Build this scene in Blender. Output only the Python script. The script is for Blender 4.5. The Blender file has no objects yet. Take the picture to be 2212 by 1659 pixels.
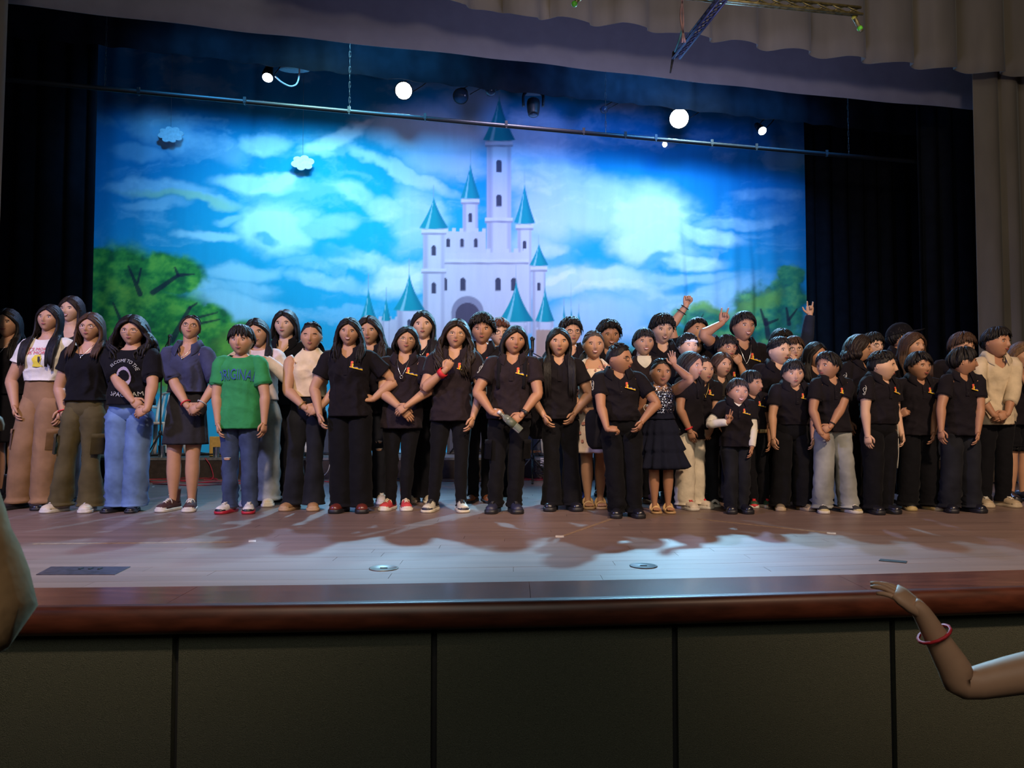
import bpy, math, random
import numpy as np
from mathutils import Vector, Matrix, noise as mnoise
R = math.radians
rnd = random.Random(7)
scene = bpy.context.scene
COL = scene.collection
# ------------------------------------------------------------------ camera
SZ = 0.97                      # stage floor height
CH = 0.78                      # eye height above the stage floor
F = 1660.0                     # focal length in pixels of the 2212 x 1659 frame
PITCH = R(2.4)
TH = R(13.0)                   # the stage line runs away to the right by this angle
cam_d = bpy.data.cameras.new('camera'); cam = bpy.data.objects.new('camera', cam_d); COL.objects.link(cam)
cam_d.sensor_width = 36.0; cam_d.lens = 36.0 * F / 2212.0
cam.location = (0, 0, SZ + CH); cam.rotation_euler = (R(90) + PITCH, 0, 0)
cam_d.dof.use_dof = True; cam_d.dof.focus_distance = 6.6; cam_d.dof.aperture_fstop = 9.0
cam_d.clip_start = 0.05
scene.camera = cam
# ------------------------------------------------------------------ view, world
vs = scene.view_settings
vs.view_transform = 'Standard'; vs.look = 'None'; vs.exposure = 0.0; vs.gamma = 1.0; vs.use_curve_mapping = False
w = bpy.data.worlds.new('world'); scene.world = w; w.use_nodes = True
w.node_tree.nodes['Background'].inputs[0].default_value = (0.30, 0.36, 0.42, 1)
w.node_tree.nodes['Background'].inputs[1].default_value = 0.012
scene.cycles.max_bounces = 5; scene.cycles.diffuse_bounces = 2; scene.cycles.glossy_bounces = 3
scene.cycles.transmission_bounces = 4; scene.cycles.sample_clamp_indirect = 3.0
scene.cycles.sample_clamp_direct = 0.0; scene.cycles.caustics_reflective = False; scene.cycles.caustics_refractive = False

cT, sT = math.cos(TH), math.sin(TH)
def st(u, v, z): return np.array([u * cT - v * sT, u * sT + v * cT, z])
def ray(px, py):
    x = (px - 1106.0) / F; y = -(py - 829.5) / F
    cp, sp = math.cos(PITCH), math.sin(PITCH)
    return np.array([x, cp - y * sp, sp + y * cp])
CAM = np.array([0, 0, SZ + CH])
def gp(px, py, z=SZ):
    r = ray(px, py); t = (z - CAM[2]) / r[2]; return CAM + r * t
def dp(px, py, Y):
    r = ray(px, py); return CAM + r * (Y / r[1])
def pv(px, py, v):
    r = ray(px, py); return CAM + r * (v / (-r[0] * sT + r[1] * cT))
def proj(P):
    P = np.asarray(P, float); d = P - CAM
    cp, sp = math.cos(PITCH), math.sin(PITCH)
    dep = d[..., 1] * cp + d[..., 2] * sp; up = -d[..., 1] * sp + d[..., 2] * cp
    return 1106 + F * d[..., 0] / dep, 829.5 - F * up / dep
def uof(p): return p[0] * cT + p[1] * sT
# ------------------------------------------------------------------ lights
def light(name, kind, loc, target, energy, color, size=0.3, spot=60, blend=0.5):
    d = bpy.data.lights.new(name, kind); o = bpy.data.objects.new(name, d); COL.objects.link(o)
    d.energy = energy; d.color = color
    if kind == 'SPOT': d.spot_size = R(spot); d.spot_blend = blend; d.shadow_soft_size = size
    if kind == 'AREA': d.size = size
    if kind == 'POINT': d.shadow_soft_size = size
    o.location = Vector(loc)
    o.rotation_euler = (Vector(target) - Vector(loc)).to_track_quat('-Z', 'Y').to_euler()
    return o
light('front_warm_light_1', 'SPOT', (-.6, -1.0, 7.2), (-2.3, 6.5, 1.3), 2300, (1.0, 0.74, 0.54), .25, 46, .7)
light('front_warm_light_2', 'SPOT', (3.6, -1.0, 7.2), (2.3, 6.5, 1.3), 2600, (1.0, 0.70, 0.48), .25, 46, .7)
light('side_violet_light', 'SPOT', (-5.6, 2.4, 4.4), (-1.5, 6.6, 1.5), 900, (0.40, 0.42, 1.0), .2, 70, .7)
L1_, L2_, L3_, L4_ = pv(872, 196, 11.15), pv(1467, 256, 11.12), pv(578, 168, 11.15), pv(1647, 283, 11.15)
light('lamp_light_1', 'SPOT', L1_, gp(700, 1250), 2300, (0.30, 0.68, 1.0), .10, 56, .9)
light('lamp_light_2', 'SPOT', L2_, gp(1250, 1230), 3700, (0.30, 0.70, 1.0), .12, 50, .9)
light('lamp_light_3', 'SPOT', L3_, gp(380, 1090), 700, (0.40, 0.55, 1.0), .1, 50, .8)
light('lamp_light_4', 'SPOT', L4_, gp(2050, 1120), 700, (0.40, 0.55, 1.0), .1, 50, .8)
for i, (u, col_, en, zt, sp) in enumerate(((-.2, (0.40, 0.95, 1.0), 850, 3.7, 82), (5.3, (0.52, 0.86, 1.0), 900, 3.7, 82), (-1.6, (0.05, 0.42, 1.0), 520, 4.6, 80), (6.6, (0.05, 0.36, 1.0), 520, 4.6, 80), (2.5, (0.66, 0.60, 1.0), 700, 3.0, 80), (0.6, (0.05, 0.45, 1.0), 600, 5.4, 100), (4.6, (0.05, 0.40, 1.0), 600, 5.4, 100))):
    light('backdrop_wash_%d' % (i + 1), 'SPOT', st(u, 8.9, 7.0), st(u, 12.4, zt), en * .9, col_, .3, sp, .95)
light('teaser_fill', 'SPOT', st(3.2, 5.0, 2.0), st(3.2, 8.3, 6.8), 260, (.5, .55, 1.0), .4, 110, 1.0)  # added spot standing in for scattered bluish light on the teaser
light('curtain_fill', 'SPOT', (0.5, -2.5, 3.4), (3.0, 8.0, 6.2), 520, (1.0, .85, .68), .4, 75, 1.0)  # added warm fill that lifts the dark valance and curtains, not a lamp of the house
light('house_light', 'AREA', (0, -2.5, 5.5), (0, 3, 0.5), 100, (1.0, .97, .85), 3.0)
light('border_veil_fill', 'SPOT', st(4.4, 8.9, 6.0), st(4.4, 10.9, 7.2), 320, (.08, .30, 1.0), .3, 120, 1.0)  # added blue fill imitating lens veil over the black border

# ------------------------------------------------------------------ mesh helpers
class MB:
    def __init__(s): s.V = []; s.Q = []; s.T = []; s.Qm = []; s.Tm = []; s.n = 0; s.mats = []
    def mi(s, m):
        if m not in s.mats: s.mats.append(m)
        return s.mats.index(m)
    def add(s, V, Q=None, T=None, m=None):
        V = np.asarray(V, float).reshape(-1, 3); k = s.mi(m)
        if Q is not None and len(Q): Q = np.asarray(Q, np.int64); s.Q.append(Q + s.n); s.Qm.append(np.full(len(Q), k))
        if T is not None and len(T): T = np.asarray(T, np.int64); s.T.append(T + s.n); s.Tm.append(np.full(len(T), k))
        s.V.append(V); s.n += len(V)
    def xf(s, fn):
        s.V = [fn(v) for v in s.V]; return s
    def mesh(s, name, smooth=True, sharp=None):
        me = bpy.data.meshes.new(name)
        V = np.concatenate(s.V)
        Q = np.concatenate(s.Q) if s.Q else np.zeros((0, 4), int); T = np.concatenate(s.T) if s.T else np.zeros((0, 3), int)
        me.vertices.add(len(V)); me.vertices.foreach_set('co', V.astype(np.float32).ravel())
        me.loops.add(Q.size + T.size); me.loops.foreach_set('vertex_index', np.concatenate([Q.ravel(), T.ravel()]).astype(np.int32))
        np_ = len(Q) + len(T); me.polygons.add(np_)
        me.polygons.foreach_set('loop_start', np.concatenate([np.arange(len(Q)) * 4, Q.size + np.arange(len(T)) * 3]).astype(np.int32))
        for m in s.mats: me.materials.append(m)
        me.polygons.foreach_set('material_index', np.concatenate((s.Qm or [np.zeros(0)]) + (s.Tm or [np.zeros(0)])).astype(np.int32))
        me.update(calc_edges=True); me.validate()
        me.polygons.foreach_set('use_smooth', np.full(len(me.polygons), bool(smooth)))
        if smooth:
            if sharp is not None: me.set_sharp_from_angle(angle=R(sharp))
        return me
    def obj(s, name, parent=None, smooth=True, sharp=None, **props):
        o = bpy.data.objects.new(name, s.mesh(name, smooth, sharp)); COL.objects.link(o)
        if parent is not None: o.parent = parent
        for k, v in props.items(): o[k] = v
        return o
def empty(name, loc=(0, 0, 0), rz=0, **props):
    o = bpy.data.objects.new(name, None); COL.objects.link(o); o.location = Vector(loc); o.rotation_euler[2] = rz
    o.empty_display_size = 0.1
    for k, v in props.items(): o[k] = v
    return o
def grid_q(n, m, closed=True, off=0):
    i = np.arange(n - 1)[:, None]; mm = m if closed else m - 1; j = np.arange(mm)[None, :]; j2 = (j + 1) % m
    return np.stack([i * m + j, i * m + j2, (i + 1) * m + j2, (i + 1) * m + j], -1).reshape(-1, 4) + off
def loft(mb, rings, m=None, cap0=True, cap1=True, closed=True):
    rings = np.asarray(rings, float); n, k, _ = rings.shape
    V = rings.reshape(-1, 3); Q = grid_q(n, k, closed); T = []
    V = list(V) if False else V; extra = []; c = n * k
    if cap0 and closed:
        extra.append(rings[0].mean(0)); j = np.arange(k); T.append(np.stack([np.full(k, c), (j + 1) % k, j], -1)); c += 1
    if cap1 and closed:
        extra.append(rings[-1].mean(0)); j = np.arange(k); b = (n - 1) * k; T.append(np.stack([np.full(k, c), b + j, b + (j + 1) % k], -1)); c += 1
    if extra: V = np.concatenate([V, np.array(extra)])
    mb.add(V, Q, np.concatenate(T) if T else None, m)
def cr(P, n):
    P = np.asarray(P, float); k = len(P)
    if k < 3:
        t = np.linspace(0, 1, n)[:, None]; return P[0] * (1 - t) + P[-1] * t
    E = np.vstack([2 * P[0] - P[1], P, 2 * P[-1] - P[-2]])
    t = np.linspace(0, k - 1, n); i = np.minimum(t.astype(int), k - 2); f = (t - i)[:, None]
    a, b, c, d = E[i], E[i + 1], E[i + 2], E[i + 3]
    return 0.5 * (2 * b + (c - a) * f + (2 * a - 5 * b + 4 * c - d) * f ** 2 + (3 * b - a - 3 * c + d) * f ** 3)
def nrm(v): v = np.asarray(v, float); return v / (np.linalg.norm(v, axis=-1, keepdims=True) + 1e-12)
def frames(P, ref):
    t = nrm(np.gradient(P, axis=0)); ref = nrm(ref)
    a = np.cross(t, ref); bad = np.linalg.norm(a, axis=1) < 1e-3
    if bad.any(): a[bad] = np.cross(t[bad], nrm([0.31, 0.2, 0.93]))
    a = nrm(a); b = nrm(np.cross(a, t)); return t, a, b
def tube(mb, P, r, m, mat, ref=(0, 1, 0), cap=True, sup=2.0):
    P = np.asarray(P, float); n = len(P); r = np.asarray(r, float)
    if r.ndim == 0: r = np.full(n, float(r))
    if r.ndim == 1: r = np.stack([r, r], -1)
    t, a, b = frames(P, ref); ph = np.arange(m) / m * 2 * math.pi
    c, s = np.cos(ph), np.sin(ph)
    if sup != 2.0: c = np.sign(c) * np.abs(c) ** (2 / sup); s = np.sign(s) * np.abs(s) ** (2 / sup)
    rings = P[:, None] + a[:, None] * (r[:, 0, None, None] * c[None, :, None]) + b[:, None] * (r[:, 1, None, None] * s[None, :, None])
    loft(mb, rings, mat, cap, cap)
def ctube(mb, P, r, m, mat, n=12, **k):     # smoothed path and radii
    P = np.asarray(P, float); r = np.asarray(r, float)
    if r.ndim == 0: r = np.full(len(P), float(r))
    if r.ndim == 1: r = np.stack([r, r], -1)
    A = cr(np.hstack([P, r]), n); tube(mb, A[:, :3], np.maximum(A[:, 3:], 0.0004), m, mat, **k)
def box(mb, c, s, mat, rot=None):
    c = np.asarray(c, float); h = np.asarray(s, float) / 2
    V = np.array([[x, y, z] for z in (-1, 1) for y in (-1, 1) for x in (-1, 1)], float) * h
    if rot is not None: V = V @ np.array(rot.to_3x3() if hasattr(rot, 'to_3x3') else rot).T
    Q = [[0, 2, 3, 1], [4, 5, 7, 6], [0, 1, 5, 4], [2, 6, 7, 3], [0, 4, 6, 2], [1, 3, 7, 5]]
    mb.add(V + c, Q, None, mat)
def ball(mb, c, r, mat, n=8, m=10, rot=None):
    r = np.array(r, float) * np.ones(3); th = np.linspace(0.02, math.pi - 0.02, n)
    ph = np.arange(m) / m * 2 * math.pi
    V = np.stack([np.sin(th)[:, None] * np.cos(ph), np.sin(th)[:, None] * np.sin(ph), np.cos(th)[:, None] * np.ones(m)], -1) * r
    if rot is not None: V = V @ rot.T
    loft(mb, V[::-1] + np.asarray(c), mat)
def rotm(yaw=0, pitch=0, roll=0):
    return np.array(Matrix.Rotation(yaw, 3, 'Z') @ Matrix.Rotation(pitch, 3, 'X') @ Matrix.Rotation(roll, 3, 'Y'))
# ------------------------------------------------------------------ materials
_mats = {}
def mat(name, col, rough=0.8, ns=30.0, amt=0.12, bump=0.0, metal=0.0, emit=None, es=1.0, stretch=(1, 1, 1), spec=0.5, coat=0.0, trans=0.0, attr=None, sheen=0.0, randobj=0.0, coord='Object'):
    if name in _mats: return _mats[name]
    m = bpy.data.materials.new(name); m.use_nodes = True; nt = m.node_tree; N = nt.nodes; L = nt.links
    p = N['Principled BSDF']; p.inputs['Roughness'].default_value = rough; p.inputs['Metallic'].default_value = metal
    p.inputs['Specular IOR Level'].default_value = spec; p.inputs['Coat Weight'].default_value = coat
    p.inputs['Coat Roughness'].default_value = 0.15
    p.inputs['Transmission Weight'].default_value = trans; p.inputs['Sheen Weight'].default_value = sheen
    tc = N.new('ShaderNodeTexCoord'); mp = N.new('ShaderNodeMapping'); mp.inputs['Scale'].default_value = stretch
    L.new(tc.outputs[coord], mp.inputs['Vector'])
    nz = N.new('ShaderNodeTexNoise'); nz.inputs['Scale'].default_value = ns; nz.inputs['Detail'].default_value = 3
    L.new(mp.outputs[0], nz.inputs['Vector'])
    mr = N.new('ShaderNodeMapRange'); mr.inputs[1].default_value = 0.3; mr.inputs[2].default_value = 0.7
    mr.inputs[3].default_value = 1 - amt; mr.inputs[4].default_value = 1 + amt; L.new(nz.outputs['Fac'], mr.inputs[0])
    vm = N.new('ShaderNodeVectorMath'); vm.operation = 'SCALE'; L.new(mr.outputs[0], vm.inputs['Scale'])
    if attr:
        at = N.new('ShaderNodeAttribute'); at.attribute_name = attr; L.new(at.outputs['Color'], vm.inputs[0])
    else: vm.inputs[0].default_value = col[:3]
    out = vm.outputs[0]
    if randobj:
        oi = N.new('ShaderNodeObjectInfo'); m2 = N.new('ShaderNodeMapRange'); m2.inputs[3].default_value = 1 - randobj; m2.inputs[4].default_value = 1 + randobj
        L.new(oi.outputs['Random'], m2.inputs[0]); v2 = N.new('ShaderNodeVectorMath'); v2.operation = 'SCALE'
        L.new(out, v2.inputs[0]); L.new(m2.outputs[0], v2.inputs['Scale']); out = v2.outputs[0]
    L.new(out, p.inputs['Base Color'])
    if bump:
        b = N.new('ShaderNodeBump'); b.inputs['Strength'].default_value = bump; b.inputs['Distance'].default_value = 0.02
        L.new(nz.outputs['Fac'], b.inputs['Height']); L.new(b.outputs[0], p.inputs['Normal'])
    if emit: p.inputs['Emission Color'].default_value = (*emit, 1); p.inputs['Emission Strength'].default_value = es
    _mats[name] = m; return m

# ------------------------------------------------------------------ people
SK = {k: mat('skin_' + k, c, 0.52, 18, 0.05, 0.02, spec=0.35) for k, c in dict(
    tan=(0.50, 0.27, 0.16), brown=(0.40, 0.20, 0.115), light=(0.62, 0.38, 0.26), dark=(0.32, 0.155, 0.085), pale=(0.68, 0.44, 0.33)).items()}
M_EYE = mat('eye_white', (0.75, 0.72, 0.70), 0.3, amt=0.02); M_IRIS = mat('iris_dark', (0.02, 0.012, 0.008), 0.15, amt=0.02)
M_LIP = mat('lip', (0.30, 0.075, 0.065), 0.45, amt=0.05); M_TEETH = mat('teeth', (0.8, 0.78, 0.72), 0.3, amt=0.03)
M_NAIL = mat('nail', (0.62, 0.36, 0.28), 0.3, amt=0.02); M_MOUTH = mat('mouth_dark', (0.08, 0.02, 0.02), 0.7)
HC = {k: mat('hair_' + k, c, 0.60, 60, 0.35, 0.35, stretch=(1, 1, 0.15), spec=0.3) for k, c in dict(
    black=(0.010, 0.008, 0.008), dark=(0.020, 0.012, 0.009), brown=(0.055, 0.028, 0.016), red=(0.09, 0.03, 0.015), light=(0.16, 0.09, 0.045), grey=(0.05, 0.042, 0.040)).items()}
def cloth(name, col, **k):
    d = dict(rough=0.9, ns=11, amt=0.14, bump=0.5, spec=0.12, sheen=0.02); d.update(k); return mat('cloth_' + name, col, **d)
C = dict(audbeige=cloth('dull_beige', (0.30, 0.17, 0.08)),
    black=cloth('black', (0.008, 0.0075, 0.010)), polo=cloth('polo_black', (0.0105, 0.0085, 0.0115), ns=14), polo2=cloth('polo_faded', (0.020, 0.014, 0.018), ns=14),
    blackpants=cloth('black_pants', (0.006, 0.006, 0.008)), jeansblue=cloth('blue_jeans', (0.12, 0.20, 0.38), amt=0.35, ns=6), jeansdark=cloth('dark_jeans', (0.014, 0.015, 0.020), amt=0.35, ns=6),
    jeansmid=cloth('mid_jeans', (0.045, 0.065, 0.13), amt=0.4, ns=7), jeansgrey=cloth('grey_jeans', (0.27, 0.28, 0.27), amt=0.4, ns=5), jeanslight=cloth('light_jeans', (0.25, 0.27, 0.27), amt=0.4, ns=6),
    tan=cloth('tan', (0.27, 0.155, 0.082), ns=6, amt=0.2), olive=cloth('olive', (0.085, 0.068, 0.030), ns=6, amt=0.25), white=cloth('white', (0.72, 0.68, 0.60)), cream=cloth('cream', (0.72, 0.56, 0.36)),
    green=cloth('green', (0.035, 0.25, 0.085)), denim=cloth('denim_shirt', (0.045, 0.05, 0.10), ns=10, amt=0.2), greyskirt=cloth('grey_denim', (0.026, 0.025, 0.030)), beige=cloth('beige_shirt', (0.55, 0.45, 0.31)),
    floral=cloth('floral', (0.74, 0.60, 0.48)), navy=cloth('navy', (0.010, 0.012, 0.026)), greypolo=cloth('charcoal', (0.028, 0.024, 0.022)), pinkbeige=cloth('pink_white', (0.70, 0.56, 0.52)),
    sweater=cloth('sweater', (0.022, 0.015, 0.018)), bluesleeve=cloth('blue_sleeve', (0.018, 0.024, 0.05)), offwhite=cloth('off_white', (0.62, 0.55, 0.42)))
# torso tables, fractions of the height: z, half width, half depth
TT = np.array([[.455, .080, .062], [.50, .096, .068], [.53, .097, .068], [.58, .084, .060], [.63, .078, .056], [.68, .084, .060], [.73, .093, .066], [.770, .097, .062], [.792, .094, .052], [.811, .083, .044], [.828, .062, .038], [.842, .043, .035], [.86, .033, .034]])
TS = cr(TT, 80)
TL = np.array([[.44, .102, .086], [.50, .101, .084], [.55, .096, .079], [.62, .089, .074], [.68, .092, .075], [.73, .099, .078], [.770, .103, .072], [.792, .099, .062], [.811, .087, .052], [.828, .067, .045], [.842, .050, .040], [.86, .038, .037]])
TLS = cr(TL, 80)
def tw(tab, f): return np.interp(f, tab[:, 0], tab[:, 1]), np.interp(f, tab[:, 0], tab[:, 2])
def hash01(*a): return (math.sin(sum((i + 1.37) * 12.9898 * x for i, x in enumerate(a))) * 43758.5453) % 1

def skull(D):           # unit directions (x right, y back, z up) -> surface, head height = 1, centre origin
    D = np.asarray(D, float); x, y, z = D[..., 0], D[..., 1], D[..., 2]
    X = 0.355 * x; Z = 0.5 * z; Y = np.where(y < 0, 0.415 * np.sign(y) * np.abs(y) ** 0.86, 0.44 * y)
    low = np.clip(-z, 0, 1)
    X = X * (1 - 0.34 * low ** 1.5); X = X * (1 + 0.05 * np.exp(-((z + 0.1) / 0.3) ** 2))
    Y = np.where(y > 0, Y * (1 - 0.62 * low), Y * (1 - 0.10 * low ** 2)) - 0.02
    return np.stack([X, Y, Z], -1)
def head_dirs():
    n, m = 36, 46
    th = np.linspace(0.03, math.pi - 0.03, n)
    a = np.linspace(-1, 1, m, endpoint=False); a = math.pi * np.sign(a) * np.abs(a) ** 1.35     # denser at the face (a = 0)
    A, T = np.meshgrid(a, th)
    return np.stack([np.sin(T) * np.sin(A), -np.sin(T) * np.cos(A), np.cos(T)], -1)
HD = head_dirs()
def face_disp(V, fem=0.0, jaw=1.0):
    x, y, z = V[..., 0].copy(), V[..., 1].copy(), V[..., 2].copy(); fr = np.clip((-y - 0.12) / 0.15, 0, 1)
    g = lambda cx, cz, sx, sz: np.exp(-((x - cx) / sx) ** 2 - ((z - cz) / sz) ** 2)
    nose = np.where(z > -0.115, np.interp(z, [-0.115, 0.10], [1.0, 0.12]), np.exp(-((z + 0.115) / 0.026) ** 2))
    d = 0.100 * nose * np.exp(-(x / np.interp(z, [-0.13, 0.05], [0.040, 0.026])) ** 2)
    d = d + 0.036 * (g(0.048, -0.115, 0.022, 0.025) + g(-0.045, -0.115, 0.022, 0.025))
    d = d - 0.046 * (g(0.145, 0.035, 0.062, 0.042) + g(-0.145, 0.035, 0.062, 0.042))
    d = d + 0.014 * (g(0.14, 0.11, 0.08, 0.03) + g(-0.14, 0.11, 0.08, 0.03))
    d = d + 0.016 * (g(0.18, -0.08, 0.07, 0.06) + g(-0.18, -0.08, 0.07, 0.06))
    d = d + 0.020 * g(0, -0.235, 0.09, 0.05) - 0.012 * g(0, -0.315, 0.07, 0.02) + 0.026 * g(0, -0.40, 0.075, 0.05)
    y = y - d * fr
    return np.stack([x, y, z], -1)
def face_y(x, z):      # front surface of the finished head at (x, z)
    V = face_disp(skull(HD)); fr = V[..., 1] < 0
    P = V[fr]; dd = (P[:, 0] - x) ** 2 + (P[:, 2] - z) ** 2; k = np.argsort(dd)[:4]; wgt = 1 / (dd[k] + 1e-5); return float((P[k, 1] * wgt).sum() / wgt.sum())
_fy = {}
def fy(x, z):
    k = (round(x, 3), round(z, 3))
    if k not in _fy: _fy[k] = face_y(x, z)
    return _fy[k]
def build_head(mb, hh, skin, hairm, X, smile=0, wide=1.0, lips=None, brow=1.0, gaze=0.0, closed=False):
    V = face_disp(skull(HD)); V = V.copy(); V[..., 0] *= wide
    n, m, _ = V.shape; sub = MB(); loft(sub, V, skin)
    for s in (-1, 1):                                         # ears
        e = []
        for t in np.linspace(0, 2 * math.pi, 12, endpoint=False):
            e.append([0, 0.035 * math.cos(t) + (0.01 if math.sin(t) > 0 else -.005), 0.068 * math.sin(t) * (1.0 if math.sin(t) > 0 else 0.9)])
        e = np.array(e); base = np.array([s * 0.338 * wide, 0.03, -0.02])
        rg = [base + e * 0.8, base + e + [s * 0.030, 0.022, 0], base + e * 0.93 + [s * 0.042, 0.028, 0], base + e * 0.6 + [s * 0.028, 0.02, 0], base + e * 0.2 + [s * 0.022, 0.018, 0]]
        rg = np.array(rg)
        if s < 0: rg = rg[:, ::-1]
        loft(sub, rg, skin, False, True)
        ex, ez = 0.142, 0.035; y0 = fy(ex, ez)
        if closed:
            P = [[s * (ex + dx), y0 - 0.006 + abs(dx) * 0.12, ez - 0.008 - 0.012 * (1 - (dx / .055) ** 2)] for dx in np.linspace(-.055, .055, 6)]
            tube(sub, P, 0.006, 5, M_IRIS)
        else:
            ball(sub, (s * ex, y0 + 0.004, ez), (0.066, 0.022, 0.028 - 0.007 * smile), M_EYE, 6, 10)
            ball(sub, (s * ex + gaze * 0.018, y0 - 0.010, ez), (0.029, 0.010, 0.027 - 0.006 * smile), M_IRIS, 6, 8)
            P = [[s * (ex + dx), y0 - 0.013 + abs(dx) * 0.22, ez + 0.020 * (1 - (dx / .068) ** 2)] for dx in np.linspace(-.06, .064, 7)]
            tube(sub, P, [[.008, .009]] * 7, 5, M_IRIS)
        P = [[s * (ex + dx), fy(ex, 0.095) - 0.006 + max(0, dx) * 0.30 + max(0, -dx) * .05, 0.088 + 0.018 * (1 - ((dx - .01) / .08) ** 2)] for dx in np.linspace(-.075, .08, 7)]
        tube(sub, P, np.stack([[.007, .013, .016, .016, .014, .010, .004], [.010] * 7], -1)[:, ::-1] * brow, 5, hairm)
        ball(sub, (s * 0.022, fy(0.0, -0.125) + 0.03, -0.137), (0.010, 0.012, 0.006), M_MOUTH, 4, 6)
    lm = lips or M_LIP; wmo = 0.082 + 0.028 * smile; zc = -0.225; up = 0.022 * smile
    xs = np.linspace(-1, 1, 9)
    def lip(dz, th, bow):
        P = []; 
        for t in xs:
            xx = t * wmo; zz = zc + dz * (1 - t * t) + up * t * t * 1.6 + bow * (0.004 if abs(abs(t) - .25) < .13 else 0)
            P.append([xx, fy(0, zc) - 0.004 + 0.26 * wmo * t * t * (0.7 + .2 * smile), zz])
        rr = th * np.maximum(0.25, 1 - np.abs(xs) ** 2.2); tube(sub, P, np.stack([rr * .8, rr], -1)[:, ::-1], 6, lm)
    op = 0.022 if smile > 0.8 else 0.0
    lip(0.012 + op * .4, 0.015, 1); lip(-0.014 - op, 0.019, 0)
    if op:
        P = [[t * wmo * .85, fy(0, zc) + 0.002 + 0.2 * wmo * t * t, zc - op * .4 * (1 - t * t) + up * t * t] for t in xs]
        tube(sub, P, np.stack([np.maximum(.002, .022 * (1 - xs ** 2)), [.006] * 9], -1), 6, M_TEETH)
    else:
        P = [[t * wmo * .95, fy(0, zc) - 0.010 + 0.2 * wmo * t * t, zc + up * t * t * 1.5] for t in xs]; tube(sub, P, .0028, 4, M_MOUTH)
    for i in range(len(sub.V)): sub.V[i] = X(sub.V[i])
    for mname, Vv in enumerate(sub.V): pass
    base = mb.n; off = 0
    # merge sub into mb keeping materials
    for arrs, mm, isq in ((sub.Q, sub.Qm, True), (sub.T, sub.Tm, False)):
        for a_, k_ in zip(arrs, mm):
            kk = mb.mi(sub.mats[k_[0]])
            (mb.Q if isq else mb.T).append(a_ + base); (mb.Qm if isq else mb.Tm).append(np.full(len(a_), kk))
    for v in sub.V: mb.V.append(v)
    mb.n += sub.n

def dirv(a, el, s=1): return np.array([s * math.sin(a) * math.cos(el), -math.cos(a) * math.cos(el), math.sin(el)])
def hair_cap(mb, m, th, X, fringe=0.0, low=0.0, rough=0.0, seed=0, wide=1.0, tight=False):
    D = HD; S = skull(D); z = S[..., 2]; az = np.abs(np.arctan2(D[..., 0], -D[..., 1]))
    line = np.interp(az, [0, R(35), R(62), R(80), R(100), R(125), R(180)], [0.27 - fringe, 0.25 - fringe, 0.10, 0.06, 0.05, -0.22 - low, -0.30 - low])
    k = np.clip((z - line) / 0.09, 0, 1); k = k * k * (3 - 2 * k)
    nz = np.zeros_like(z)
    if rough:
        for i in range(z.shape[0]):
            for j in range(z.shape[1]):
                v = S[i, j] * 14 + seed * 7.3; nz[i, j] = mnoise.noise(Vector(v))
    off = -0.012 + k * (th + 0.012) * (1 + rough * nz) + k * 0.0
    V = S * (1 + off / 0.42)[..., None]; V[..., 0] *= wide
    Q = grid_q(V.shape[0], V.shape[1]); keep = (k.reshape(-1)[Q] > 0).any(1)
    V = V.reshape(-1, 3); top = len(V)
    V2 = np.vstack([V, [[0, -0.0, (0.5 + 0) * (1 + (th) / 0.42)]]]); mm = D.shape[1]; j = np.arange(mm)
    mb.add(X(V2), Q[keep], np.stack([np.full(mm, top), (j + 1) % mm, j], -1), m)
def sler(a, b, t):
    om = math.acos(max(-1, min(1, float(np.dot(a, b))))); so = math.sin(om)
    if so < 1e-3: return a
    return (math.sin((1 - t) * om) * a + math.sin(t * om) * b) / so
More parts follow.
